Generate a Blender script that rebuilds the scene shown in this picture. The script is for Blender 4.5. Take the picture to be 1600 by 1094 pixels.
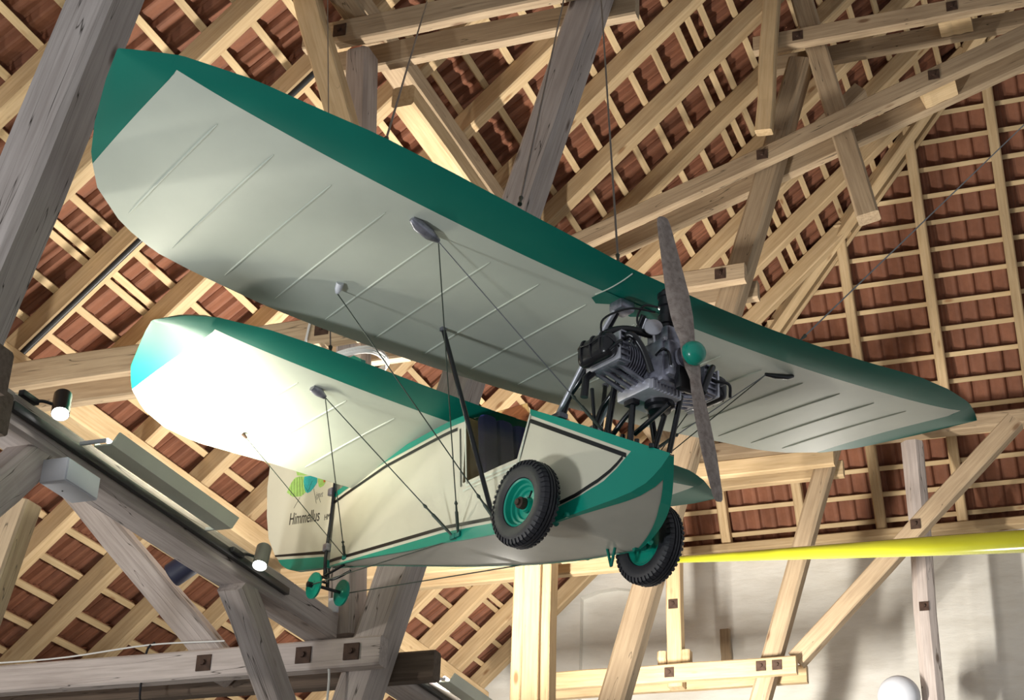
import bpy, bmesh, math, random
from mathutils import Vector, Matrix
random.seed(7)
sc = bpy.context.scene
COL = sc.collection
for o in list(bpy.data.objects): bpy.data.objects.remove(o)

# ------------------------------------------------------------------ camera
cam_d = bpy.data.cameras.new('camera'); cam = bpy.data.objects.new('camera', cam_d); COL.objects.link(cam)
RIGHT = Vector((0.93600459, 0.35032718, 0.03415082)); DOWN = Vector((-0.13087404, 0.43644472, -0.89016178)); FWD = Vector((-0.32675281, 0.82872605, 0.454363))
m = Matrix.Identity(4)
for i in range(3): m[i][0] = RIGHT[i]; m[i][1] = -DOWN[i]; m[i][2] = -FWD[i]
cam.matrix_world = m
cam_d.sensor_width = 36.0; cam_d.lens = 2616.95 / 1600 * 36.0; cam_d.shift_y = -13.5 / 1600
cam_d.clip_start = 0.05; cam_d.clip_end = 200
sc.camera = cam
# ------------------------------------------------------------------ light and exposure
w = bpy.data.worlds.new('hall_light'); sc.world = w; w.use_nodes = True
w.node_tree.nodes['Background'].inputs[0].default_value = (0.94, 0.97, 1.0, 1); w.node_tree.nodes['Background'].inputs[1].default_value = 0.36
def spot(name, loc, aim, power, size, blend=0.5, radius=0.1, color=(1, 0.95, 0.87)):
    d = bpy.data.lights.new(name, 'SPOT'); d.energy = power; d.spot_size = math.radians(size); d.spot_blend = blend
    d.shadow_soft_size = radius; d.color = color
    o = bpy.data.objects.new(name, d); COL.objects.link(o); o.location = loc
    o.rotation_euler = (Vector(aim) - Vector(loc)).to_track_quat('-Z', 'Y').to_euler(); return o
def uplight(name, loc, sx, sy, power, aim=(0, 0, 1), color=(1, 0.95, 0.86)):
    d = bpy.data.lights.new(name, 'AREA'); d.shape = 'RECTANGLE'; d.size = sx; d.size_y = sy; d.energy = power; d.color = color
    o = bpy.data.objects.new(name, d); COL.objects.link(o); o.location = loc
    o.rotation_euler = Vector(aim).to_track_quat('-Z', 'Y').to_euler(); return o
# far trough's light, gable wall lamp, unseen added roof up-lights, soft left fill lamp
uplight('area_uplight', (-4.86, 11.82, 3.44), 0.06, 1.2, 600, (0.0, -0.12, 1))
uplight('area_uplight', (-4.6, 14.9, 3.7), 0.12, 0.9, 480, (0.0, 1.0, 0.2))
uplight('area_uplight', (-2.6, 15.4, 3.9), 0.12, 0.3, 75, (0.0, -0.1, 1))
uplight('area_uplight', (-8.4, 5.4, 2.3), 0.12, 0.4, 150, (0.35, 0.3, 1))  # added out of view to brighten the upper-left roof
uplight('hall_lamp', (-6.0, 1.6, 0.2), 0.6, 0.6, 200, (0.35, 0.8, 0.55), (0.92, 0.97, 1.0))
sc.view_settings.view_transform = 'Standard'; sc.view_settings.look = 'None'; sc.view_settings.gamma = 1; sc.view_settings.use_curve_mapping = False
sc.view_settings.exposure = 0.0

# ------------------------------------------------------------------ materials
def new_mat(name):
    mt = bpy.data.materials.new(name); mt.use_nodes = True
    nt = mt.node_tree; b = nt.nodes['Principled BSDF']; return mt, nt, b
def N(nt, t, **kw):
    n = nt.nodes.new(t)
    for k, v in kw.items(): setattr(n, k, v)
    return n
def ramp(nt, fac, stops):
    r = N(nt, 'ShaderNodeValToRGB'); e = r.color_ramp.elements
    while len(e) < len(stops): e.new(0.5)
    for i, (p, c) in enumerate(stops): e[i].position = p; e[i].color = (*c, 1)
    nt.links.new(fac, r.inputs[0]); return r.outputs[0]
def mixc(nt, fac, a, b, mode='MIX'):
    x = N(nt, 'ShaderNodeMix', data_type='RGBA', blend_type=mode)
    if isinstance(fac, (int, float)): x.inputs[0].default_value = fac
    else: nt.links.new(fac, x.inputs[0])
    for s, v in ((6, a), (7, b)):
        if isinstance(v, tuple): x.inputs[s].default_value = (*v, 1)
        else: nt.links.new(v, x.inputs[s])
    return x.outputs[2]
def noise(nt, vec, scale, detail=4, rough=0.55):
    n = N(nt, 'ShaderNodeTexNoise'); n.inputs['Scale'].default_value = scale; n.inputs['Detail'].default_value = detail; n.inputs['Roughness'].default_value = rough
    if vec is not None: nt.links.new(vec, n.inputs['Vector'])
    return n.outputs[0]
def bump(nt, b, h, strength, dist=0.01):
    n = N(nt, 'ShaderNodeBump'); n.inputs['Strength'].default_value = strength; n.inputs['Distance'].default_value = dist
    nt.links.new(h, n.inputs['Height']); nt.links.new(n.outputs[0], b.inputs['Normal'])
def wood(name, c1, c2, knot, crack=0.0, var=0.18, rough=0.75):
    mt, nt, b = new_mat(name)
    tc = N(nt, 'ShaderNodeTexCoord'); oi = N(nt, 'ShaderNodeObjectInfo')
    off = N(nt, 'ShaderNodeVectorMath', operation='SCALE'); off.inputs[0].default_value = (13.1, 7.7, 5.3); nt.links.new(oi.outputs['Random'], off.inputs['Scale'])
    add = N(nt, 'ShaderNodeVectorMath', operation='ADD'); nt.links.new(tc.outputs['Object'], add.inputs[0]); nt.links.new(off.outputs[0], add.inputs[1])
    mp = N(nt, 'ShaderNodeMapping'); mp.inputs['Scale'].default_value = (0.9, 16, 16); nt.links.new(add.outputs[0], mp.inputs[0])
    g = noise(nt, mp.outputs[0], 2.2, 6, 0.6)
    col = ramp(nt, g, [(0.3, c2), (0.62, c1)])
    mp2 = N(nt, 'ShaderNodeMapping'); mp2.inputs['Scale'].default_value = (1.0, 2.6, 2.6); nt.links.new(add.outputs[0], mp2.inputs[0])
    big = noise(nt, mp2.outputs[0], 1.1, 3)
    col = mixc(nt, 0.45, col, ramp(nt, big, [(0.3, (0.55, 0.52, 0.5)), (0.7, (1.0, 1.0, 1.0))]), 'MULTIPLY')
    vo = N(nt, 'ShaderNodeTexVoronoi'); vo.inputs['Scale'].default_value = 1.0
    mp3 = N(nt, 'ShaderNodeMapping'); mp3.inputs['Scale'].default_value = (1.6, 4.2, 4.2); nt.links.new(add.outputs[0], mp3.inputs[0]); nt.links.new(mp3.outputs[0], vo.inputs['Vector'])
    kf = ramp(nt, vo.outputs['Distance'], [(0.06, (1, 1, 1)), (0.13, (0, 0, 0))])
    col = mixc(nt, kf, col, knot)
    if crack:
        mp4 = N(nt, 'ShaderNodeMapping'); mp4.inputs['Scale'].default_value = (0.35, 9, 9); nt.links.new(add.outputs[0], mp4.inputs[0])
        cr = noise(nt, mp4.outputs[0], 1.3, 2, 0.4)
        cf = ramp(nt, cr, [(0.496, (0, 0, 0)), (0.5, (crack,) * 3), (0.504, (0, 0, 0))])
        col = mixc(nt, cf, col, (0.03, 0.022, 0.015))
    hsv = N(nt, 'ShaderNodeHueSaturation'); nt.links.new(col, hsv.inputs['Color'])
    mr = N(nt, 'ShaderNodeMapRange'); mr.inputs[3].default_value = 1 - var; mr.inputs[4].default_value = 1 + var * 0.6; nt.links.new(oi.outputs['Random'], mr.inputs[0]); nt.links.new(mr.outputs[0], hsv.inputs['Value'])
    nt.links.new(hsv.outputs[0], b.inputs['Base Color']); b.inputs['Roughness'].default_value = rough
    b.inputs['Specular IOR Level'].default_value = 0.25
    bump(nt, b, g, 0.35, 0.006)
    return mt
def paint(name, col, rough=0.4, var=0.08, spec=0.5, metal=0.0, nscale=3.0, coat=0.0):
    mt, nt, b = new_mat(name)
    tc = N(nt, 'ShaderNodeTexCoord'); n = noise(nt, tc.outputs['Object'], nscale, 5)
    lo = tuple(max(0, c * (1 - var)) for c in col); hi = tuple(min(1, c * (1 + var)) for c in col)
    nt.links.new(ramp(nt, n, [(0.3, lo), (0.7, hi)]), b.inputs['Base Color'])
    b.inputs['Roughness'].default_value = rough; b.inputs['Metallic'].default_value = metal; b.inputs['Specular IOR Level'].default_value = spec
    if coat: b.inputs['Coat Weight'].default_value = coat; b.inputs['Coat Roughness'].default_value = 0.1
    return mt
PINE = wood('new_pine', (0.66, 0.49, 0.29), (0.52, 0.36, 0.19), (0.3, 0.17, 0.08), 0.25)
PINE_OLD = wood('weathered_pine', (0.50, 0.38, 0.25), (0.36, 0.26, 0.165), (0.2, 0.12, 0.07), 0.8)
BATTEN = wood('batten_pine', (0.70, 0.53, 0.31), (0.58, 0.42, 0.23), (0.36, 0.2, 0.1), 0.0, 0.2)
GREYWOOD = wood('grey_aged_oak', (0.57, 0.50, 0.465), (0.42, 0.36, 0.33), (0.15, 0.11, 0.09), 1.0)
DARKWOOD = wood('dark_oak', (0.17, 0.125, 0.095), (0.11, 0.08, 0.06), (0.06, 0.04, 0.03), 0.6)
PROPWOOD = wood('propeller_wood', (0.42, 0.35, 0.31), (0.25, 0.195, 0.17), (0.2, 0.15, 0.12), 0.5, 0.05, 0.45)
def tile_mat():
    mt, nt, b = new_mat('terracotta_tile')
    tc = N(nt, 'ShaderNodeTexCoord'); oi = N(nt, 'ShaderNodeObjectInfo'); ge = N(nt, 'ShaderNodeNewGeometry')
    n = noise(nt, ge.outputs['Position'], 2.3, 5, 0.6); n2 = noise(nt, ge.outputs['Position'], 14.0, 4)
    c = ramp(nt, n, [(0.3, (0.185, 0.075, 0.043)), (0.7, (0.28, 0.115, 0.064))])
    c = mixc(nt, 0.4, c, ramp(nt, n2, [(0.35, (0.7, 0.66, 0.64)), (0.75, (1, 1, 1))]), 'MULTIPLY')
    hsv = N(nt, 'ShaderNodeHueSaturation'); nt.links.new(c, hsv.inputs['Color'])
    mr = N(nt, 'ShaderNodeMapRange'); mr.inputs[3].default_value = 0.86; mr.inputs[4].default_value = 1.14; nt.links.new(ge.outputs['Random Per Island'], mr.inputs[0]); nt.links.new(mr.outputs[0], hsv.inputs['Value'])
    nt.links.new(hsv.outputs[0], b.inputs['Base Color']); b.inputs['Roughness'].default_value = 0.7; b.inputs['Specular IOR Level'].default_value = 0.3
    bump(nt, b, n2, 0.15, 0.004); return mt
TILE = tile_mat()
def plaster_mat():
    mt, nt, b = new_mat('whitewashed_plaster')
    ge = N(nt, 'ShaderNodeNewGeometry')
    mp = N(nt, 'ShaderNodeMapping'); mp.inputs['Scale'].default_value = (1, 1, 3.2); nt.links.new(ge.outputs['Position'], mp.inputs[0])
    n = noise(nt, mp.outputs[0], 1.6, 6, 0.6); n2 = noise(nt, ge.outputs['Position'], 0.7, 3)
    c = ramp(nt, n, [(0.25, (0.66, 0.63, 0.57)), (0.6, (0.78, 0.76, 0.71))])
    c = mixc(nt, 0.4, c, ramp(nt, n2, [(0.35, (0.86, 0.84, 0.78)), (0.65, (1, 1, 1))]), 'MULTIPLY')
    nt.links.new(c, b.inputs['Base Color']); b.inputs['Roughness'].default_value = 0.9; bump(nt, b, n, 0.5, 0.05); return mt
PLASTER = plaster_mat()
CREAM = paint('cream_fabric_dope', (0.565, 0.60, 0.52), 0.42, 0.07, 0.35, 0, 1.6)
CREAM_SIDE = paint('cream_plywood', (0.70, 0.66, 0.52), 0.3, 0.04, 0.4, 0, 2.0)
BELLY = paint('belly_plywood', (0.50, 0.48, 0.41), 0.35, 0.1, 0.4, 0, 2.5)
GREEN = paint('green_enamel', (0.004, 0.17, 0.125), 0.42, 0.06, 0.3, 0, 2.0, 0.0)
GREEN2 = paint('bright_green_enamel', (0.004, 0.285, 0.20), 0.28, 0.05, 0.5, 0, 2.0, 0.2)
BLACKP = paint('black_stripe_paint', (0.008, 0.008, 0.008), 0.4, 0.1)
STEEL_BLK = paint('black_tube_enamel', (0.008, 0.009, 0.013), 0.22, 0.2, 0.6)
RUBBER = paint('tyre_rubber', (0.020, 0.020, 0.026), 0.5, 0.25, 0.5, 0, 9)
ALU = paint('cast_aluminium', (0.62, 0.62, 0.68), 0.4, 0.15, 0.5, 0.6, 14)
ALU_DK = paint('dark_aluminium', (0.30, 0.30, 0.36), 0.34, 0.5, 0.5, 0.7, 16)  # dark mottle also stands in for shading among the engine parts
BLK_PL = paint('black_plastic', (0.010, 0.010, 0.013), 0.28, 0.2, 0.5, 0, 8)
RUST = paint('rusty_iron', (0.07, 0.04, 0.028), 0.7, 0.3, 0.4, 0.3, 20)
CABLE = paint('steel_cable', (0.22, 0.23, 0.24), 0.4, 0.1, 0.5, 0.6)
CABLE_DK = paint('dark_cable', (0.06, 0.075, 0.06), 0.5, 0.1, 0.4, 0.3)
WHITE_PL = paint('white_plastic', (0.66, 0.68, 0.74), 0.45, 0.03)
GREY_MET = paint('grey_sheet_metal', (0.70, 0.73, 0.62), 0.4, 0.05, 0.5, 0.2)
TRACKBLK = paint('black_track', (0.014, 0.014, 0.015), 0.45, 0.1)
LAMPGREY = paint('lamp_housing', (0.10, 0.10, 0.095), 0.4, 0.05)
NAVY = paint('navy_cushion', (0.02, 0.025, 0.17), 0.7, 0.15)
NAVYBOX = paint('navy_box', (0.02, 0.022, 0.05), 0.5, 0.1)
INNER = paint('cockpit_plywood', (0.34, 0.26, 0.13), 0.6, 0.15)
YELLOW = paint('yellow_varnish', (0.40, 0.41, 0.02), 0.22, 0.05, 0.5, 0, 2, 0.4)
LIME = paint('lime_paint', (0.38, 0.62, 0.16), 0.5, 0.15, 0.4, 0, 40)
TEAL = paint('teal_paint', (0.03, 0.42, 0.42), 0.5, 0.2, 0.4, 0, 60)
REDP = paint('red_paint', (0.6, 0.1, 0.03), 0.5, 0.1)
INK = paint('brown_black_ink', (0.05, 0.04, 0.03), 0.6, 0.1)
PENCIL = paint('pencil_grey', (0.35, 0.33, 0.28), 0.7, 0.1)
CONCRETE = paint('concrete_floor', (0.32, 0.31, 0.29), 0.8, 0.1, 0.3, 0, 0.8)
WIREWHITE = paint('white_cable', (0.7, 0.7, 0.68), 0.5, 0.05)
def glass_mat():
    mt, nt, b = new_mat('tinted_acrylic'); b.inputs['Base Color'].default_value = (0.75, 0.68, 0.5, 1); b.inputs['Roughness'].default_value = 0.04
    b.inputs['Transmission Weight'].default_value = 1.0; b.inputs['IOR'].default_value = 1.1; return mt
GLASS = glass_mat()
def emit_mat(name, col, s):
    mt, nt, b = new_mat(name); b.inputs['Base Color'].default_value = (0.8, 0.8, 0.8, 1); b.inputs['Emission Color'].default_value = (*col, 1); b.inputs['Emission Strength'].default_value = s; return mt
LED = emit_mat('lit_lamp_face', (1, 0.97, 0.92), 40)
TUBELIT = emit_mat('lit_tube', (1, 0.98, 0.85), 12)

# ------------------------------------------------------------------ mesh helpers
def link(name, me, mat, parent=None, smooth=False):
    o = bpy.data.objects.new(name, me); COL.objects.link(o)
    if mat and not me.materials: me.materials.append(mat)
    if parent: o.parent = parent
    if smooth:
        for p in me.polygons: p.use_smooth = True
    return o
def mesh(name, vs, fs, mat, parent=None, smooth=False):
    me = bpy.data.meshes.new(name); me.from_pydata([tuple(v) for v in vs], [], fs); me.validate(); me.update()
    bm = bmesh.new(); bm.from_mesh(me); bmesh.ops.recalc_face_normals(bm, faces=bm.faces[:]); bm.to_mesh(me); bm.free()
    return link(name, me, mat, parent, smooth)
def auto(o, ang=35):
    for p in o.data.polygons: p.use_smooth = True
    if hasattr(o.data, 'set_sharp_from_angle'): o.data.set_sharp_from_angle(angle=math.radians(ang))
    return o
def tag(o, label, cat=None, group=None, kind=None):
    o['label'] = label
    if cat: o['category'] = cat
    if group: o['group'] = group
    if kind: o['kind'] = kind
    return o
def empty(name, loc=(0, 0, 0), rz=0):
    o = bpy.data.objects.new(name, None); COL.objects.link(o); o.location = loc; o.rotation_euler = (0, 0, rz); o.empty_display_size = 0.2; return o
def frame(p0, p1, up=(0, 0, 1)):
    p0 = Vector(p0); p1 = Vector(p1); x = (p1 - p0).normalized(); up = Vector(up)
    y = up.cross(x)
    if y.length < 1e-4: y = Vector((0, 1, 0)).cross(x)
    y.normalize(); z = x.cross(y)
    M = Matrix.Identity(4)
    for i in range(3): M[i][0] = x[i]; M[i][1] = y[i]; M[i][2] = z[i]; M[i][3] = p0[i]
    return M, (p1 - p0).length
def beam_mesh(name, L, wd, ht, ch=0.012, segs=5, jit=0.006, seed=0):
    r = random.Random(seed); vs = []; fs = []
    a, b = wd / 2, ht / 2
    sec = [(-a + ch, -b), (a - ch, -b), (a, -b + ch), (a, b - ch), (a - ch, b), (-a + ch, b), (-a, b - ch), (-a, -b + ch)]
    for i in range(segs + 1):
        x = L * i / segs
        dy, dz, s = r.uniform(-jit, jit), r.uniform(-jit, jit), 1 + r.uniform(-jit, jit) * 2
        for (y, z) in sec: vs.append((x, y * s + dy, z * s + dz))
    for i in range(segs):
        for k in range(8):
            fs.append((i * 8 + k, i * 8 + (k + 1) % 8, i * 8 + 8 + (k + 1) % 8, i * 8 + 8 + k))
    fs.append(tuple(range(7, -1, -1))); fs.append(tuple(range(segs * 8, segs * 8 + 8)))
    me = bpy.data.meshes.new(name); me.from_pydata(vs, [], fs); me.update(); return me
BID = [0]
def beam(name, p0, p1, wd, ht, mat, up=(0, 0, 1), parent=None, ch=0.014, jit=0.006, segs=5):
    """timber of width wd (across) and height ht (towards up) with its local x axis along the grain"""
    M, L = frame(p0, p1, up); BID[0] += 1
    o = link(name, beam_mesh(name, L, wd, ht, ch, segs, jit, BID[0]), mat, parent)
    o.matrix_world = M if not parent else M
    return o
def bolt(parent, loc_world, nrm, s=0.055):
    """square washer plate with a nut, child of a timber"""
    n = Vector(nrm).normalized(); M, _ = frame(Vector(loc_world), Vector(loc_world) + n)
    vs = []; fs = []
    def prism(pts, x0, x1):
        k = len(vs); n_ = len(pts)
        for (y, z) in pts: vs.append((x0, y, z))
        for (y, z) in pts: vs.append((x1, y, z))
        for i in range(n_): fs.append((k + i, k + (i + 1) % n_, k + n_ + (i + 1) % n_, k + n_ + i))
        fs.append(tuple(k + i for i in range(n_))[::-1]); fs.append(tuple(k + n_ + i for i in range(n_)))
    prism([(-s, -s), (s, -s), (s, s), (-s, s)], -0.01, 0.008)
    prism([(0.02 * math.cos(i * math.pi / 3), 0.02 * math.sin(i * math.pi / 3)) for i in range(6)], 0.008, 0.028)
    o = mesh('bolt_plate', vs, fs, RUST)
    o.parent = parent; o.matrix_parent_inverse = Matrix.Identity(4); o.matrix_local = parent.matrix_world.inverted() @ M
    return o
def tube(name, pts, r, mat, parent=None, seg=8, caps=True, closed=False):
    pts = [Vector(p) for p in pts]; vs = []; fs = []; n = len(pts)
    rr = r if isinstance(r, (list, tuple)) else [r] * n
    t0 = (pts[1] - pts[0]).normalized(); ref = Vector((0, 0, 1)) if abs(t0.z) < 0.9 else Vector((1, 0, 0))
    y = ref.cross(t0).normalized()
    for i, p in enumerate(pts):
        if i == 0: t = pts[1] - p
        elif i == n - 1: t = p - pts[i - 1]
        else: t = (pts[i + 1] - p).normalized() + (p - pts[i - 1]).normalized()
        t.normalize(); y = (y - t * y.dot(t)).normalized(); z = t.cross(y)
        for k in range(seg):
            a = 2 * math.pi * k / seg; vs.append(p + (y * math.cos(a) + z * math.sin(a)) * rr[i])
    for i in range(n - 1):
        for k in range(seg): fs.append((i * seg + k, i * seg + (k + 1) % seg, (i + 1) * seg + (k + 1) % seg, (i + 1) * seg + k))
    if caps: fs.append(tuple(range(seg - 1, -1, -1))); fs.append(tuple(range((n - 1) * seg, n * seg)))
    o = mesh(name, vs, fs, mat, parent); auto(o, 50); return o
def smooth_path(pts, n=6):
    pts = [Vector(p) for p in pts]; out = []
    P = [pts[0] * 2 - pts[1]] + pts + [pts[-1] * 2 - pts[-2]]
    for i in range(1, len(P) - 2):
        for k in range(n):
            t = k / n; a, b, c, d = P[i - 1], P[i], P[i + 1], P[i + 2]
            out.append(0.5 * ((2 * b) + (c - a) * t + (2 * a - 5 * b + 4 * c - d) * t * t + (3 * b - a - 3 * c + d) * t ** 3))
    out.append(pts[-1]); return out
def lathe(name, prof, center, axis, mat, parent=None, seg=32, ang=35, cap=True):
    """prof: list of (distance along axis, radius)"""
    M, _ = frame(Vector(center), Vector(center) + Vector(axis)); vs = []; fs = []; n = len(prof)
    for (x, r) in prof:
        for k in range(seg):
            a = 2 * math.pi * k / seg; vs.append(M @ Vector((x, r * math.cos(a), r * math.sin(a))))
    for i in range(n - 1):
        for k in range(seg): fs.append((i * seg + k, i * seg + (k + 1) % seg, (i + 1) * seg + (k + 1) % seg, (i + 1) * seg + k))
    if cap and prof[0][1] > 1e-6: fs.append(tuple(range(seg - 1, -1, -1)))
    if cap and prof[-1][1] > 1e-6: fs.append(tuple(range((n - 1) * seg, n * seg)))
    o = mesh(name, vs, fs, mat, parent); auto(o, ang); return o
def bbox(name, c, d, mat, parent=None, bev=0.01, M=None, seg=2):
    bm = bmesh.new(); bmesh.ops.create_cube(bm, size=1.0); bmesh.ops.scale(bm, vec=Vector(d), verts=bm.verts[:])
    if bev: bmesh.ops.bevel(bm, geom=bm.edges[:], offset=bev, segments=seg, profile=0.5, affect='EDGES')
    if M is not None: bmesh.ops.transform(bm, matrix=M, verts=bm.verts[:])
    bmesh.ops.translate(bm, vec=Vector(c), verts=bm.verts[:])
    me = bpy.data.meshes.new(name); bm.to_mesh(me); bm.free(); o = link(name, me, mat, parent); auto(o, 40); return o
def interp(x, tab):
    if x <= tab[0][0]: return tab[0][1]
    for (a, b), (c, d) in zip(tab[:-1], tab[1:]):
        if x <= c: return b + (d - b) * (x - a) / (c - a) if c > a else d
    return tab[-1][1]

# ================================================================== THE BUILDING
TP = math.tan(math.radians(42.8)); SP, CP = math.sin(math.radians(42.8)), math.cos(math.radians(42.8)); K = 1.037; CM = 13.5 * K    # main slope z = TP*x + CM
TQ = math.tan(math.radians(60.0)); SQ, CQ = math.sin(math.radians(60)), 0.5; CH = 42.2 * K                               # hip slope z = CH - TQ*y
YW = 20.0 * K
# floor and gable wall
fl = mesh('floor', [(-16, -6, -1.6), (9, -6, -1.6), (9, 20.4, -1.6), (-16, 20.4, -1.6)], [(0, 1, 2, 3)], CONCRETE); tag(fl, 'grey concrete floor of the hall', kind='structure')
def gable():
    outer = [(-16, -1.6), (4, -1.6), (4, 7.44 * K), (-6.62 * K, 7.44 * K), (-14.0, 0.55 * K), (-16, -1.3)]
    niche = [(-6.80, 3.5), (-6.07, 3.5), (-6.09, 7.08), (-6.30, 7.12), (-6.55, 7.10), (-6.78, 7.03)]
    niche = [(x * K, z * K) for x, z in niche]
    bm = bmesh.new()
    def loop(pts, y): return [bm.verts.new((x, y, z)) for x, z in pts]
    fo, fn, bo, bn = loop(outer, YW), loop(niche, YW), loop(outer, YW + 0.4), loop(niche, YW + 0.13)
    ed = []
    for L in (fo, fn):
        for i in range(len(L)): ed.append(bm.edges.new((L[i], L[(i + 1) % len(L)])))
    bmesh.ops.triangle_fill(bm, use_beauty=True, edges=ed)
    for A, B in ((fo, bo), (fn, bn)):
        for i in range(len(A)): bm.faces.new((A[i], A[(i + 1) % len(A)], B[(i + 1) % len(A)], B[i]))
    bm.faces.new(bn); bm.faces.new(bo)
    me = bpy.data.meshes.new('wall_gable'); bm.to_mesh(me); bm.free(); return link('wall_gable', me, PLASTER)
tag(gable(), 'whitewashed plaster gable wall with a shallow niche', kind='structure')

roof = empty('ceiling', (-7, 13, 7)); tag(roof, 'main roof slope of rafters, battens and red clay tiles', kind='structure')
hip = empty('ceiling', (-2, 18, 9)); tag(hip, 'half-hip roof slope of clay tiles above the white gable wall', kind='structure')
def keep(o, parent, M=None):
    """parent without moving"""
    M = M or o.matrix_world.copy(); o.parent = parent; o.matrix_parent_inverse = Matrix.Identity(4)
    o.matrix_local = Matrix.Translation(-Vector(parent.location)) @ M; return o
def hip_y(z): return (CH - z) / TQ
NM = Vector((-SP, 0, CP)); UM = Vector((CP, 0, SP)); NH = Vector((0, SQ, CQ)); UH = Vector((0, -CQ, SQ))
ZTOP, ZLOW = 15.1, 3.0
# --- main rafters
RY = [5.2, 6.1, 7.0, 7.9, 8.82, 9.72, 10.62, 11.6, 12.58, 13.49, 14.4, 15.31, 16.2, 17.1, 18.02, 18.94]; RY = [y * K for y in RY]
RD = 0.205
for y in RY:
    zt = min(ZTOP, CH - TQ * (y + 0.05))
    p0 = Vector(((ZLOW - CM) / TP, y, ZLOW)) - NM * RD / 2; p1 = Vector(((zt - CM) / TP, y, zt)) - NM * RD / 2
    keep(beam('rafter', p0, p1, 0.145, RD, PINE, NM, jit=0.004, segs=8), roof)
verge = keep(beam('rafter', Vector(((ZLOW - CM) / TP, 19.72 * K, ZLOW)) - NM * 0.1, Vector(((7.5 * K - CM) / TP, 19.72 * K, 7.5 * K)) - NM * 0.1, 0.16, 0.2, PINE, NM), roof)
# --- main battens
rows = [K * (-4.72 - 0.3243 * k) for k in range(-23, 30)]; rows += [-10.15 * K, -4.57 * K]
for s in rows:
    x = s * CP; z = TP * x + CM
    if z > ZTOP or z < ZLOW: continue
    y1 = min(YW, hip_y(z) - 0.02)
    keep(beam('batten', Vector((x, 4.6, z)) + NM * 0.02, Vector((x, y1, z)) + NM * 0.02, 0.062, 0.04, BATTEN, NM, ch=0.003, jit=0.002, segs=6), roof)
# --- hip rafters, battens and the diagonal hip beam
ZH0 = 7.5 * K
HX = [K * (-1.82 + 0.985 * k) for k in range(-4, 6)]
for x in HX:
    zt = min(ZTOP, TP * (x) + CM)
    if zt < ZH0 + 0.2: continue
    p0 = Vector((x, hip_y(ZH0), ZH0)) - NH * 0.08; p1 = Vector((x, hip_y(zt), zt)) - NH * 0.08
    keep(beam('rafter', p0, p1, 0.125, 0.16, PINE, NH, jit=0.004, segs=6), hip)
for k in range(0, 26):
    z = K * (7.385 + 0.2825 * k)
    if z > ZTOP: break
    x0 = (z - CM) / TP + 0.03
    keep(beam('batten', Vector((x0, hip_y(z), z)) + NH * 0.02, Vector((4.0, hip_y(z), z)) + NH * 0.02, 0.06, 0.04, BATTEN, NH, ch=0.003, jit=0.002, segs=6), hip)
a = Vector(((ZH0 - CM) / TP, hip_y(ZH0), ZH0)); b = Vector(((ZTOP - CM) / TP, hip_y(ZTOP), ZTOP)); nn = (NM + NH).normalized()
keep(beam('hip_rafter', a - nn * 0.13, b - nn * 0.13, 0.13, 0.22, PINE, nn), hip)
keep(beam('hip_rafter', a - nn * 0.14 + Vector((0.13, 0.07, 0)), b - nn * 0.14 + Vector((0.13, 0.07, 0)), 0.05, 0.16, PINE, nn), hip)
# --- tiles: S-shaped clay pantiles
TWID, TLEN, GA = 0.21, 0.42, 0.3243 * K
def tile_mesh():
    prof = [(-0.116, 0.002), (-0.095, 0.046), (-0.07, 0.052), (-0.035, 0.040), (0.0, 0.022), (0.04, 0.004), (0.075, 0.0), (0.098, 0.010), (0.116, 0.040)]
    vs = []; fs = []; n = len(prof); th = 0.014
    for (yy, lift) in ((0.0, 0.062), (TLEN, 0.008)):          # tail end lies on the course below, head end hooks on its batten
        for (x, z) in prof: vs.append((x, yy, z + lift))
        for (x, z) in prof: vs.append((x, yy, z + lift + th))
    for i in range(n - 1):
        fs.append((i, i + 1, 2 * n + i + 1, 2 * n + i)); fs.append((n + i, 3 * n + i, 3 * n + i + 1, n + i + 1))
        fs.append((i, n + i, n + i + 1, i + 1)); fs.append((2 * n + i, 2 * n + i + 1, 3 * n + i + 1, 3 * n + i))
    fs.append((0, 2 * n, 3 * n, n)); fs.append((n - 1, 2 * n - 1, 4 * n - 1, 3 * n - 1))
    k = len(vs)                                               # hanging nib under the head
    for (x, z0, z1) in ((-0.03, -0.02, 0.012), (0.03, -0.02, 0.012)):
        for yy in (TLEN - 0.03, TLEN - 0.012): vs.append((x, yy, z0 + 0.004)); vs.append((x, yy, z1))
    fs += [(k, k + 2, k + 3, k + 1), (k + 4, k + 5, k + 7, k + 6), (k, k + 1, k + 5, k + 4), (k + 2, k + 6, k + 7, k + 3), (k, k + 4, k + 6, k + 2)]
    return vs, fs
TV, TF = tile_mesh(); TME = bpy.data.meshes.new('tile'); TME.from_pydata(TV, [], TF); TME.update(); TME.materials.append(TILE)
def in_view(p):
    d = p.dot(FWD)
    if d < 1: return None
    u = 800 + 2616.95 * p.dot(RIGHT) / d; v = 533.5 + 2616.95 * p.dot(DOWN) / d
    return d if -40 < u < 1640 and -40 < v < 1134 else None
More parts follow.
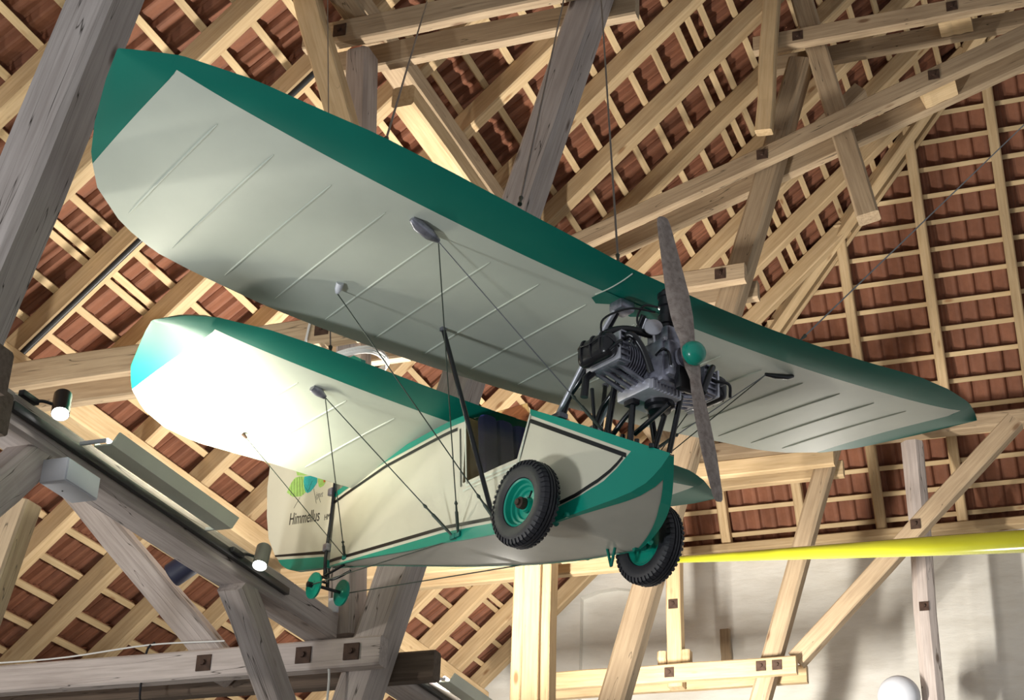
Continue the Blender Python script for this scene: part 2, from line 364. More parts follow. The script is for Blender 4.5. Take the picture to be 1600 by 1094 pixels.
def lay(parent, spots, ex, ey, ez):
    R = Matrix.Identity(4)
    for i in range(3): R[i][0] = ex[i]; R[i][1] = ey[i]; R[i][2] = ez[i]
    vis = sorted([(in_view(p), i) for i, p in enumerate(spots) if in_view(p)]); near = set(i for _, i in vis[:300])
    vs = []; fs = []
    for i, p in enumerate(spots):
        rz = random.uniform(-0.012, 0.012); jz = random.uniform(0, 0.004)
        M = Matrix.Translation(p + Vector(ez) * (0.040 + jz)) @ R @ Matrix.Rotation(rz, 4, 'Z')
        if i in near:
            o = bpy.data.objects.new('tile', TME); COL.objects.link(o); keep(o, parent, M)
        else:
            k = len(vs); vs += [tuple(M @ Vector(v)) for v in TV]; fs += [tuple(k + a for a in f) for f in TF]
    me = bpy.data.meshes.new('far_tiles'); me.from_pydata(vs, [], fs); me.update()
    o = link('far_tiles', me, TILE); o['kind'] = 'stuff'; keep(o, parent, Matrix.Identity(4))
spots = []
for k in range(-23, 29):
    s = -4.72 * K - GA * k - TLEN + 0.03 ; x = s * CP; z = TP * x + CM
    if z > ZTOP or z < ZLOW - 0.2: continue
    y = 4.7
    while y < min(YW, hip_y(z + 0.15)) + 0.2:
        spots.append(Vector((x, y, z))); y += TWID
lay(roof, spots, Vector((0, -1, 0)), UM, NM)
spots = []
for k in range(0, 26):
    z = K * (7.385 + 0.2825 * k) - (TLEN - 0.03) * SQ
    if z > ZTOP: break
    x = 4.0
    while x > (z + 0.15 - CM) / TP - 0.22:
        spots.append(Vector((x, hip_y(z), z))); x -= TWID
lay(hip, spots, Vector((1, 0, 0)), UH, NH)

# ------------------------------------------------------------------ roof trusses: timbers
def T(name, p0, p1, wd, ht, mat, label, up=(0, 0, 1), group=None, cat='beam', bolts=(), **kw):
    o = beam(name, p0, p1, wd, ht, mat, up, **kw); tag(o, label, cat, group)
    bpy.context.view_layer.update()
    for (pt, nrm) in bolts: bolt(o, pt, nrm)
    return o
Y1, Y2, Y3, Y4 = 5.5, 9.83, 14.25, 18.15
FR = (0, -1, 0)
def incl(y, a, b, z0, z1, mat, label, wd=0.26):          # inclined post: axis x = a + b z
    return T('inclined_post', (a + b * z0, y, z0), (a + b * z1, y, z1), 0.26 if wd > 0.25 else 0.22, wd, mat, label, (1, 0, 0), cat='post', ch=0.03, jit=0.012)
incl(Y1, -5.72, 0.2425, 1.0, 9.0, GREYWOOD, 'thick grey weathered inclined post just behind the big wing tip', 0.29)
incl(Y2, -5.69, 0.285, 1.0, 8.75, GREYWOOD, 'grey inclined post rising behind the wing to the bolted double collar')
incl(Y3, -5.705, 0.3015, 2.0, 10.62, PINE_OLD, 'inclined post crossing behind engine and propeller', 0.24)
incl(Y4, -5.585, 0.315, 3.0, 8.1, PINE_OLD, 'inclined post in front of white wall right of propeller', 0.21)
def pair(name, y, x0, x1, z, ht, wd, mat, what, bx=(), gap=0.19, end_back=0.04, mat_b=None, lift=0.0):
    bl = [((x, y - gap - wd / 2 - 0.002, z + lift * (x - x0)), FR) for x in bx]
    T(name, (x0, y - gap, z), (x1, y - gap, z + lift * (x1 - x0)), wd, ht, mat, 'front timber of ' + what, bolts=bl)
    T(name, (x0 - 0.02, y + gap, z), (x1 + end_back, y + gap, z + lift * (x1 + end_back - x0)), wd, ht, mat_b or mat, 'rear timber of ' + what)
pair('tie_beam', Y1, -9.0, -4.47, 3.12, 0.21, 0.12, DARKWOOD, 'the dark double tie beam ending beside the first spotlight', end_back=-0.27)
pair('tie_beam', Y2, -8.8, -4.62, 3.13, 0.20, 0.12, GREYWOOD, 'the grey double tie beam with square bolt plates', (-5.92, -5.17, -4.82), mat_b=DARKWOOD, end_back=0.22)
pair('middle_tie', Y2, -8.2, -4.80, 5.58, 0.22, 0.11, PINE_OLD, 'the double tie half hidden behind the rear wing', (-5.27,))
pair('middle_tie', Y3, -7.9, -4.30, 5.40, 0.20, 0.11, PINE, 'the double tie under the fuselage belly')
pair('middle_tie', Y4, -6.6, -3.56, 5.32, 0.20, 0.11, PINE, 'the bolted double tie at the foot of white gable wall', (-5.0, -3.95, -3.77))
pair('collar_beam', Y2, -5.70, -3.05, 8.30, 0.22, 0.11, PINE_OLD, 'the double collar above the wing with one bolt plate', (-5.37,), mat_b=PINE_OLD)
pair('collar_beam', Y3, -5.4, -3.12, 8.10, 0.20, 0.11, PINE_OLD, 'the short double collar right beside the propeller blade', (-3.36,))
pair('collar_beam', Y4, -5.6, -3.02, 7.74, 0.20, 0.11, PINE, 'the double collar behind the lower propeller blade')
pair('upper_collar', Y3, -2.95, 2.6, 10.78, 0.20, 0.11, PINE_OLD, 'the high level double collar with two bolt plates', (-2.48, -0.92))
pair('scissor_tie', Y3, -5.15, 0.5, 8.64, 0.20, 0.11, PINE_OLD, 'the long rising double tie from wing to hip', (-2.9, -1.16), lift=0.339)
T('spacer_block', (-1.32, Y3, 9.93), (-1.0, Y3, 10.04), 0.26, 0.17, PINE, 'spacer block inside the long rising double tie', cat='block')
T('spacer_block', (-1.08, Y3, 10.78), (-0.76, Y3, 10.78), 0.26, 0.17, PINE, 'spacer block inside the high level double collar', cat='block')
T('upright_post', (-4.99, Y2, 3.3), (-5.28, Y2, 8.2), 0.2, 0.24, GREYWOOD, 'upright post with white cable coil behind the rear wing', (0, -1, 0), cat='post', ch=0.03)
bp = T('upright_post', (-5.12, Y3 - 0.38, 1.5), (-5.14, Y3 - 0.38, 5.36), 0.16, 0.24, PINE, 'tall post of three planks bound with wire below the belly', (0, -1, 0), cat='post', ch=0.006)
for dx, wd in ((-0.145, 0.10), (0.135, 0.085)):
    p = beam('plank', (-5.12 + dx, Y3 - 0.365, 1.5), (-5.14 + dx, Y3 - 0.365, 5.36), wd, 0.21, PINE, (0, -1, 0), ch=0.012); bpy.context.view_layer.update()
    M = p.matrix_world.copy(); p.parent = bp; p.matrix_parent_inverse = Matrix.Identity(4); p.matrix_local = bp.matrix_world.inverted() @ M
def ring(cx, cy, z, hx, hy, r, n=24, tilt=0.0, ex=4):
    out = []
    for i in range(n + 1):
        a = 2 * math.pi * i / n; c, s = math.cos(a), math.sin(a)
        out.append((cx + hx * math.copysign(abs(c) ** (2 / ex), c), cy + hy * math.copysign(abs(s) ** (2 / ex), s), z + tilt * c))
    return out
wb = tube('wire_binding', ring(-5.14, Y3 - 0.375, 5.33, 0.225, 0.15, 0) + ring(-5.14, Y3 - 0.375, 5.31, 0.225, 0.15, 0, tilt=0.012), 0.007, CABLE, None, 6)
tag(wb, 'grey wire wound around the top of the plank post', 'wire')
p41 = T('upright_post', (-4.99, Y4, 5.2), (-4.99, Y4, 7.4), 0.17, 0.18, PINE, 'slim upright post with bolt plate against the white wall', (0, -1, 0), cat='post', bolts=[((-4.99, Y4 - 0.092, 6.17), FR)])
for dx, wh in ((-0.145, 'narrow'), (0.14, 'rounded')):
    T('timber_cleat', (-4.99 + dx, Y4 - 0.02, 5.42), (-4.99 + dx, Y4 - 0.02, 5.62), 0.10, 0.16, PINE, wh + ' cleat block beside the foot of slim upright post', (0, -1, 0), 'cleats at the post foot', 'block', ch=0.02)
T('timber_board', (-5.0, YW - 0.12, 6.04), (-5.0, YW - 0.12, 6.64), 0.13, 0.08, PINE_OLD, 'short upright board fixed on white wall beside slim post', (0, -1, 0), cat='board')
T('diagonal_brace', (-3.60, Y4 - 0.02, 5.42), (-0.98, Y4 - 0.02, 8.02), 0.2, 0.18, PINE_OLD, 'long diagonal brace with one bolt plate before white wall', (0, -1, 0), cat='brace', bolts=[((-2.17, Y4 - 0.115, 6.86), FR)])
T('old_post', (-2.27, 19.2, 3.0), (-2.28, 19.2, 8.35), 0.25, 0.24, GREYWOOD, 'rough old grey post standing before the white wall', (0, -1, 0), cat='post', ch=0.07, jit=0.02, bolts=[((-2.27, 19.07, 6.24), FR)])
T('hip_purlin', (-5.6, 19.75, 8.76), (3, 19.75, 8.76), 0.2, 0.2, PINE_OLD, 'purlin under the half-hip rafters behind right wing tip', ch=0.02)
T('wall_plate', (-6.6, YW - 0.12, 7.735), (3.5, YW - 0.12, 7.735), 0.2, 0.11, PINE, 'wall plate along the top of white gable wall')
T('hanging_strut', (-2.85, Y3 - 0.33, 9.6), (-2.70, Y3 - 0.33, 11.45), 0.17, 0.12, PINE, 'short hanging strut with square cut end beside double collar', (0, -1, 0), cat='strut')
T('counter_strut', (-1.93, Y3, 8.62), (-2.47, Y3, 11.48), 0.22, 0.2, PINE_OLD, 'steep strut with cracked square end below the rising tie', (0, -1, 0), cat='strut', ch=0.02)
T('short_brace', (-2.72, Y3 + 0.3, 9.65), (-1.95, Y3 + 0.3, 10.35), 0.16, 0.16, PINE_OLD, 'short brace between inclined post and steep strut', (0, -1, 0), cat='brace')
T('purlin', (-5.31, 6.7, 8.60), (-5.31, 19.6, 8.60), 0.22, 0.22, PINE_OLD, 'upper purlin passing over the double collar above the wing', ch=0.02)
T('purlin', (-5.02, 10.1, 7.93), (-5.02, 13.95, 7.93), 0.2, 0.2, PINE, 'light lower timber hung under the upper purlin', ch=0.02)
T('steep_brace', (-4.93, 9.35, 6.59), (-5.585, 9.35, 8.55), 0.17, 0.2, PINE, 'steep light brace in front of the double collar end', (1, 0, 0), cat='brace')
T('purlin', (-8.22, 5.2, 5.80), (-8.22, 20.2, 5.80), 0.24, 0.24, PINE, 'lower purlin under the rafters beside the light trough', ch=0.02)
B1 = T('long_beam', (-5.105, 5.68, 3.34), (-5.105, 9.68, 3.34), 0.23, 0.195, GREYWOOD, 'long grey beam carrying the black light track', ch=0.02)
T('long_beam', (-5.105, 10.08, 3.34), (-5.105, 13.7, 3.34), 0.23, 0.195, GREYWOOD, 'grey beam beyond the double tie, carrying the second light track', ch=0.02)
T('knee_brace', (-7.55, Y2 - 0.02, 4.83), (-5.85, Y2 - 0.02, 3.12), 0.2, 0.2, GREYWOOD, 'broad grey brace running down from speaker box to tie', (0, -1, 0), cat='brace', ch=0.02)
T('knee_brace', (-5.09, 8.47, 3.26), (-5.09, 9.28, 2.62), 0.19, 0.17, GREYWOOD, 'grey brace under the far end of long beam', (1, 0, 0), cat='brace', ch=0.02)
T('knee_brace', (-5.1, 6.52, 3.36), (-5.1, 5.75, 2.5), 0.2, 0.17, GREYWOOD, 'grey brace meeting the long beam above the speaker box', (1, 0, 0), cat='brace', ch=0.02)
T('side_post', (-6.25, 7.6, 2.6), (-6.05, 7.6, 3.55), 0.16, 0.16, PINE_OLD, 'light upright post at the left beyond long beam', (0, -1, 0), cat='post')

# ------------------------------------------------------------------ fixtures
tr = bbox('light_track', (-4.970, 7.47, 3.335), (0.035, 2.9, 0.045), TRACKBLK, None, 0.004); tag(tr, 'black light track on the side of long grey beam', 'light track')
def lamp(loc, aim, label, mat):
    e = empty('spotlight', loc); tag(e, label, 'spotlight', 'track spotlights')
    d = Vector(aim).normalized(); z = Vector((0, 0, 0))
    lathe('housing', [(-0.09, 0.0), (-0.09, 0.040), (-0.082, 0.046), (0.068, 0.046), (0.07, 0.043), (0.052, 0.041), (0.05, 0.0)], z, d, mat, e, 28)
    lathe('lamp_face', [(0.054, 0.0), (0.056, 0.0395), (0.0545, 0.0395)], z, d, LED, e, 28)
    tube('bracket', smooth_path([(-0.02, 0, 0.0), (-0.07, -0.05, 0.01), (-0.085, -0.1, -0.01)]), 0.009, TRACKBLK, e)
    bbox('adapter', (-0.085, -0.15, -0.012), (0.035, 0.13, 0.03), TRACKBLK, e, 0.004)
    l = spot('spotlight_beam', Vector(loc) + d * 0.075, Vector(loc) + d * 2, 60, 60, 0.6, 0.035, (1, 0.97, 0.92)); return e
lamp((-4.87, 6.27, 3.43), (0.28, -0.35, -0.8), 'small spotlight near the overexposed rear wing tip, lit', BLK_PL)
lamp((-4.86, 8.37, 3.36), (0.12, -0.4, -0.85), 'small spotlight below the painted rudder, lit', LAMPGREY)
# up-light trough on top of the beam
tro = empty('light_trough', (-4.83, 7.27, 3.375)); tag(tro, 'long pale green metal light trough beside the top of long beam', 'light fixture')
def trough():
    sec = [(-0.085, 0.03), (-0.075, 0.0), (0.02, 0.0), (0.06, 0.055), (0.068, 0.055), (0.027, -0.008), (-0.08, -0.008), (-0.092, 0.03)]
    vs = []; fs = []; n = len(sec)
    for y in (-0.63, 0.63):
        for (x, z) in sec: vs.append((x, y, z))
    for i in range(n): fs.append((i, (i + 1) % n, n + (i + 1) % n, n + i))
    for b_ in (0, n): fs.append((b_, b_ + 1, b_ + 6, b_ + 7)); fs.append((b_ + 1, b_ + 2, b_ + 5, b_ + 6)); fs.append((b_ + 2, b_ + 3, b_ + 4, b_ + 5))
    return mesh('tray', vs, fs, GREY_MET, tro)
trough()
tube('lamp_tube', [(-0.03, -0.6, 0.035), (-0.03, 0.6, 0.035)], 0.013, TUBELIT, tro, 10)
for y_ in (-0.645, 0.645): bbox('end_clip', (-0.08, y_, 0.012), (0.16, 0.015, 0.022), WHITE_PL, tro, 0.004)
ad = bpy.data.lights.new('trough_light', 'AREA'); ad.shape = 'RECTANGLE'; ad.size = 0.06; ad.size_y = 1.2; ad.energy = 46; ad.color = (1, 0.97, 0.78)
ao = bpy.data.objects.new('trough_light', ad); COL.objects.link(ao); ao.location = (-4.86, 7.27, 3.435); ao.rotation_euler = (math.pi, 0, 0)
t2 = empty('light_trough', (-4.83, 11.82, 3.375)); tag(t2, 'light trough beside the grey beam beyond the double tie', 'light fixture')
for ch_ in list(tro.children):
    c_ = ch_.copy(); COL.objects.link(c_); c_.parent = t2
tr2 = bbox('light_track', (-4.972, 11.8, 3.335), (0.035, 3.2, 0.045), TRACKBLK, None, 0.004); tag(tr2, 'black light track on the grey beam beyond the double tie', 'light track')
# speaker box
sp = empty('speaker_box', (-4.92, 6.46, 3.09)); tag(sp, 'white wedge shaped speaker box hung under long beam', 'speaker')
bbox('cabinet', (-0.03, 0.08, 0.055), (0.15, 0.29, 0.125), WHITE_PL, sp, 0.006)
bbox('front_panel', (0.049, 0.08, 0.055), (0.006, 0.275, 0.112), WHITE_PL, sp, 0.002)
bbox('hanger', (-0.03, 0.08, 0.125), (0.05, 0.1, 0.03), GREY_MET, sp, 0.003)
lathe('status_light', [(0, 0.005), (0.004, 0.004), (0.005, 0.0)], (-0.05, 0.06, -0.0075), (0, 0, -1), LAMPGREY, sp, 10)
nb = lathe('navy_speaker', [(-0.09, 0.0), (-0.09, 0.075), (-0.08, 0.085), (0.08, 0.085), (0.09, 0.078), (0.085, 0.0)], (-6.04, 9.35, 3.73), (0.8, 0.1, 0.55), NAVYBOX, None, 28); tag(nb, 'dark navy round canister below the long beam', 'canister')
# cables on timbers
cb = tube('conduit', [(x * K, 9.60 * K, z * K) for x, z in ((-8.4, 5.32), (-7.97, 5.72), (-6.9, 6.71), (-5.85, 7.68), (-5.5, 8.0))], 0.018, CABLE, None, 8); tag(cb, 'grey cable conduit running up beside a rafter', 'conduit')
cb2 = tube('conduit', [(x * K, 9.565 * K, z * K) for x, z in ((-8.4, 5.27), (-7.97, 5.67), (-6.9, 6.66), (-5.85, 7.63), (-5.5, 7.95))], 0.026, TRACKBLK, None, 8); tag(cb2, 'thicker black cable conduit running up beside a rafter', 'conduit')
wc = tube('cable', smooth_path([(-8.4, Y2 - 0.215, 3.275), (-7.2, Y2 - 0.22, 3.255), (-6.4, Y2 - 0.215, 3.30), (-5.8, Y2 - 0.215, 3.285)]), 0.006, WIREWHITE, None, 6); tag(wc, 'thin white cable along the top of grey tie beam', 'cable')
wc = tube('cable', smooth_path([(-5.9, Y2 - 0.225, 3.04), (-5.4, Y2 - 0.225, 3.11), (-5.1, Y2 - 0.225, 3.13), (-4.99, Y2 - 0.225, 3.05), (-4.98, Y2 - 0.225, 2.7)]), 0.008, WIREWHITE, None, 6); tag(wc, 'white cable drooping down from grey tie beam', 'cable')
wc = tube('cable', smooth_path([(-6.36, Y2 - 0.20, 3.32), (-6.40, Y2 - 0.225, 3.25), (-6.41, Y2 - 0.225, 3.0), (-6.40, Y2 - 0.225, 2.9)]), 0.009, BLK_PL, None, 6); tag(wc, 'black cable looped over the grey tie beam', 'cable')
coil = []
for k in range(5): coil += ring(-5.06, Y2 - 0.02, 5.35 + 0.012 * k, 0.19 + 0.008 * (k % 3), 0.19, 0, 20, 0.03, 2.6)
wc = tube('cable_coil', coil, 0.008, WIREWHITE, None, 6); tag(wc, 'coil of white cable wrapped around the upright post', 'cable')
wc = tube('cable', [(-5.40, Y2 - 0.262, 5.35), (-5.33, Y2 - 0.262, 5.9)], 0.010, WIREWHITE, None, 6); tag(wc, 'white cable hanging down above the cable coil', 'cable')
sw = bbox('junction_box', (-5.0, 9.62, 3.47), (0.07, 0.03, 0.1), WHITE_PL, None, 0.006); tag(sw, 'small white junction box near the tail wheels', 'box')
# yellow tube of another exhibit and the globe lamp below it
yt = lathe('yellow_tube', [(0.0, 0.0), (0.0, 0.035), (2.0, 0.058), (4.9, 0.093), (7.5, 0.11), (7.5, 0.0)], (-5.05, 17.75, 6.60), (3.93, -3.4, -1.38), YELLOW, None, 28); tag(yt, 'long glossy yellow tube in front of the white gable wall', 'tube')
gl = lathe('globe_lamp', [(-0.24, 0.0)] + [(-0.24 * math.cos(t), 0.24 * math.sin(t)) for t in [0.2 * i for i in range(1, 15)]] + [(0.2, 0.06), (0.3, 0.05), (0.3, 0.0)], (-2.62, 19.0, 5.18), (0, 0, -1), WHITE_PL, None, 28); tag(gl, 'round glass globe lamp below the white wall edge', 'lamp')

# ================================================================== THE AIRPLANE (local axes: x nose, y port, z up)
AC = empty('airplane', (-2.218, 7.297, 4.323), math.atan2(-0.523398, 0.852088))
tag(AC, 'small cream and green tandem wing airplane hanging under the roof', 'airplane')
LE_F = [(-2.909, -0.064), (-2.675, 0.056), (-2.347, 0.16), (-2.04, 0.204), (-1.757, 0.247), (-1.375, 0.262), (-0.996, 0.258), (-0.588, 0.245), (-0.174, 0.215), (0.241, 0.207), (0.783, 0.2), (1.445, 0.215), (1.963, 0.244), (2.293, 0.195), (2.61, 0.093), (2.904, -0.075)]
TE_F = [(-2.909, -0.075), (-2.863, -0.271), (-2.778, -0.547), (-2.693, -0.757), (-2.571, -0.949), (-2.341, -1.132), (-2.117, -1.223), (-1.885, -1.25), (-1.409, -1.284), (-0.84, -1.29), (0.104, -1.275), (1.931, -1.262), (2.212, -1.29), (2.45, -1.27), (2.70, -1.15), (2.82, -0.95), (2.875, -0.6), (2.895, -0.3), (2.904, -0.085)]
LE_R = [(-1.96, -1.47), (-1.85, -1.345), (-1.70, -1.25), (-1.46, -1.165), (-1.17, -1.125), (-0.826, -1.105), (0.0, -1.10), (0.9, -1.12), (1.355, -1.152), (1.5, -1.177), (1.7, -1.255), (1.89, -1.367), (1.975, -1.425)]
TE_R = [(-1.96, -1.49), (-1.93, -1.62), (-1.9, -1.72), (-1.81, -2.02), (-1.69, -2.25), (-1.52, -2.44), (-1.32, -2.56), (-1.10, -2.60), (-0.62, -2.54), (0.0, -2.525), (0.62, -2.54), (1.05, -2.56), (1.25, -2.48), (1.45, -2.3), (1.65, -2.0), (1.81, -1.72), (1.93, -1.56), (1.975, -1.44)]
def w_f(u, v): return -0.2 + 0.0285 * v * v + 0.035 * v * (-u)
def w_r(u, v): return -0.487 + 0.0215 * v * v + 0.04 * max(0, v)
def sect(c, sparx):
    """lower and upper surface heights at chord fraction: lower nose lift, slight undercamber; upper humped"""
    def lo(t):
        n = 0.034 * max(0, 1 - t / 0.15) ** 2.2
        return n + (0.010 * math.sin(math.pi * (t - 0.15) / 0.85) if t > 0.15 else 0)
    def up(t): return 0.036 + (0.11 * math.sin(math.pi * min(1, t ** 0.8)) if t < 1 else 0) - 0.028 * t
    return lo, up
def wing(part, LE, TE, wf, spar, vA, parent, ribs, rib_u):
    lo, up = sect(1.5, 0)
    def pt(u, v, side):
        a, b = interp(v, LE), interp(v, TE); c = max(a - b, 1e-4); t = min(1, max(0, (a - u) / c)); k = min(1, c / 0.9)
        return Vector((u, v, wf(u, v) + (lo(t) if side == 0 else max(up(t), lo(t) + 0.004)) * k))
    def grid(name, vs_, f0, f1, n, par, mat, sides=(0, 1), nose=False):
        V = []; F = []; rows_ = []
        prof = []
        if 1 in sides and 0 in sides and nose: prof = [(1, i / n) for i in range(n, 0, -1)] + [(0, i / n) for i in range(0, n + 1)]
        else:
            for s_ in sides: prof += [(s_, i / n) for i in range(n + 1)]
        for v in vs_:
            row = []
            for (s_, q) in prof:
                u = f0(v) + (f1(v) - f0(v)) * q
                p = pt(u, v, s_)
                if nose and q == 0: p.z = (pt(u, v, 0).z + pt(u, v, 1).z) / 2; p.x += 0.006
                row.append(len(V)); V.append(p)
            rows_.append(row)
        m_ = len(prof)
        for r0, r1 in zip(rows_[:-1], rows_[1:]):
            for k in range(m_ - 1):
                if not nose and len(sides) == 2 and k == n: continue
                F.append((r0[k], r0[k + 1], r1[k + 1], r1[k]))
        o = mesh(name, V, F, mat, par); auto(o, 30); return o
    NV = 56
    vin = [-vA + 2 * vA * i / NV for i in range(NV + 1)]
    panel = grid(part, vin, lambda v: min(spar, interp(v, LE)), lambda v: interp(v, TE), 12, parent, CREAM)
    strip = grid('leading_edge', [-vA - 0.03] + vin + [vA + 0.03], lambda v: interp(v, LE), lambda v: min(spar, interp(v, LE) - 0.001), 7, panel, GREEN, nose=True)
    for sg, lim in ((-1, LE[0][0]), (1, LE[-1][0])):
        vs_ = [sg * vA + (lim - sg * vA) * (1 - (1 - i / 9) ** 1.6) for i in range(10)]
        grid('wing_tip', vs_, lambda v: interp(v, LE), lambda v: interp(v, TE), 10, panel, GREEN, nose=True)
    for v in ribs:                                    # raised rib tapes on the underside
        pts = []; b = interp(v, TE)
        u0, u1 = rib_u, b + 0.09
        for i in range(13):
            u = u0 + (u1 - u0) * i / 12; p = pt(u, v, 0); p.z -= 0.0015; pts.append(p)
        rr = [0.006] * 13; rr[0] = rr[-1] = 0.002
        tube('rib_tape', pts, rr, CREAM, panel, 6)
    return panel, pt
RIBS_F = [-2.352, -2.054, -1.737, -1.427, -1.113, -0.796, -0.483, -0.168, 0.168, 0.483, 0.796, 1.113, 1.45, 1.76, 2.06, 2.35]
FW, ptF = wing('front_wing', LE_F, TE_F, w_f, 0.0, 2.655, AC, RIBS_F, -0.17)
RIBS_R = [-1.377, -1.07, -0.76, -0.44, 0.44, 0.76, 1.07, 1.38]
RW, ptR = wing('rear_wing', LE_R, TE_R, w_r, -1.32, 1.68, AC, RIBS_R, -1.5)
# green centre patch and torn fabric edge under the front wing
V = []; F = []
for i in range(9):
    v = -0.2 + 0.46 * i / 8
    for j in range(3):
        u = 0.01 - (0.10 + 0.035 * math.sin(i * 1.7)) * j / 2; p = ptF(u, v, 0); p.z -= 0.003; V.append(p)
for i in range(8):
    for j in range(2): F.append((i * 3 + j, i * 3 + j + 1, i * 3 + j + 4, i * 3 + j + 3))
mesh('centre_patch', V, F, GREEN, FW)
tube('seam_cord', [ptF(0.2 - 0.25 * i / 8, -0.175 - 0.004 * i, 0) - Vector((0, 0, 0.003)) for i in range(9)], 0.0035, CREAM, FW, 6)

# ------------------------------------------------------------------ fuselage
HW = [(-2.9, 0.012), (-2.76, 0.015), (-1.2, 0.262), (-0.7, 0.285), (-0.3, 0.285), (-0.15, 0.255), (0.0, 0.2), (0.15, 0.12), (0.24, 0.05), (0.29, 0.008)]
def hw(u):
    s = 0; 
    for d in (-0.06, -0.03, 0, 0.03, 0.06): s += interp(u + d, HW)
    return max(0.008, s / 5 if -2.6 < u < 0.2 else interp(u, HW))
BOT = [(-2.78, -0.918), (-2.34, -0.998), (-1.63, -1.16), (-1.04, -1.279), (-0.635, -1.35), (-0.26, -1.402), (-0.114, -1.38), (-0.03, -1.365), (0.062, -1.344), (0.134, -1.318), (0.197, -1.277), (0.245, -1.219), (0.285, -1.14)]
TOPR = [(-2.78, -0.43), (-2.63, -0.43), (-2.04, -0.45), (-1.45, -0.515), (-1.05, -0.562)]
TOPF = [(-1.05, -0.957), (-0.56, -0.974), (-0.46, -0.735), (0.285, -1.136)]
def bot(u): return interp(u, BOT)
us_r = [-2.78 + (1.73) * i / 22 for i in range(23)]; us_f = [-1.05 + 0.07 * i for i in range(7)] + [-0.56, -0.535, -0.51, -0.485, -0.46] + [-0.44 + 0.0302 * i for i in range(25)]
FU = empty('fuselage'); FU.parent = AC
def side_strip(name, us, f_lo, f_hi, mat, par, off=0.0, sgns=(-1, 1)):
    V = []; F = []
    for sg in sgns:
        k = len(V)
        for u in us:
            for q in (0, 0.5, 1): V.append((u, sg * (hw(u) + off), f_lo(u) + (f_hi(u) - f_lo(u)) * q))
        for i in range(len(us) - 1):
            for q in range(2): F.append((k + i * 3 + q, k + i * 3 + q + 1, k + i * 3 + q + 4, k + i * 3 + q + 3))
    return auto(mesh(name, V, F, mat, par), 30)
topr = lambda u: interp(u, TOPR); topf = lambda u: interp(u, TOPF)
side_strip('side_panel', us_r, bot, topr, CREAM_SIDE, FU)
side_strip('side_panel', us_f, bot, topf, CREAM_SIDE, FU)
def span_strip(name, us, f, mat, par, inset=0.0, n=4):
    V = []; F = []
    for u in us:
        for q in range(n + 1): V.append((u, -hw(u) * (1 - inset) + 2 * hw(u) * (1 - inset) * q / n, f(u)))
    for i in range(len(us) - 1):
        for q in range(n): F.append((i * (n + 1) + q, i * (n + 1) + q + 1, (i + 1) * (n + 1) + q + 1, (i + 1) * (n + 1) + q))
    return auto(mesh(name, V, F, mat, par), 30)
allu = us_r[:-1] + us_f
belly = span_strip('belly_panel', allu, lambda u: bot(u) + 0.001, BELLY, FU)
span_strip('turtle_deck', us_r, lambda u: topr(u), GREEN2, FU)
span_strip('nose_deck', [u for u in us_f if u >= -0.461], lambda u: topf(u), GREEN2, FU)
# green edge bands along the belly on both chines
for sg in (-1, 1):
    V = []; F = []
    for u in allu:
        wd = 0.012 + 0.05 * max(0, min(1, (u + 0.25) / 0.35)); h_ = hw(u)
        V.append((u, sg * (h_ + 0.003), bot(u) - 0.003)); V.append((u, sg * max(0, h_ - wd), bot(u) - 0.003))
    for i in range(len(allu) - 1): F.append((2 * i, 2 * i + 1, 2 * i + 3, 2 * i + 2))
    mesh('chine_band', V, F, GREEN2, belly)
# painted bands and stripes on the sides
rear_u = [u for u in us_r]; 
side_strip('green_band', rear_u, lambda u: topr(u) - 0.034, lambda u: topr(u) + 0.004, GREEN2, FU, 0.003)
side_strip('black_stripe', [u for u in rear_u if u < -1.08], lambda u: topr(u) - 0.074, lambda u: topr(u) - 0.054, BLACKP, FU, 0.003)
CTOP = [(-0.472, -0.758), (0.136, -1.109)]; CBOT = [(-2.76, -0.915), (-1.476, -1.143), (-0.71, -1.278), (-0.45, -1.322), (-0.25, -1.336), (-0.117, -1.303), (0.007, -1.25), (0.075, -1.188), (0.136, -1.109)]
front_u = [u for u in us_f if u >= -0.461]
low_u = [u for u in allu if u < 0.13] + [0.136]
side_strip('green_band', low_u, lambda u: bot(u) - 0.004, lambda u: interp(u, CBOT), GREEN2, FU, 0.003)
side_strip('green_band', [u for u in front_u if u < 0.13] + [0.136], lambda u: interp(u, CTOP), lambda u: topf(u) + 0.004, GREEN2, FU, 0.003)
side_strip('green_band', [0.136] + [u for u in front_u if u > 0.14] + [0.287], lambda u: bot(u) - 0.004, lambda u: topf(u) + 0.004, GREEN2, FU, 0.003)
SB_T = [(-0.455, -0.787), (0.115, -1.116)]
SB_B = [(-2.76, -0.885), (-1.48, -1.115), (-0.72, -1.252), (-0.45, -1.30), (-0.221, -1.312), (-0.127, -1.291), (-0.011, -1.237), (0.058, -1.187), (0.115, -1.116)]
su = [-0.455 + 0.57 * i / 24 for i in range(25)]
side_strip('black_stripe', su, lambda u: interp(u, SB_T) - 0.024, lambda u: interp(u, SB_T), BLACKP, FU, 0.003)
side_strip('black_stripe', [u for u in low_u if u < 0.1] + [0.1], lambda u: interp(u, SB_B) - 0.009, lambda u: interp(u, SB_B) + 0.011, BLACKP, FU, 0.003)
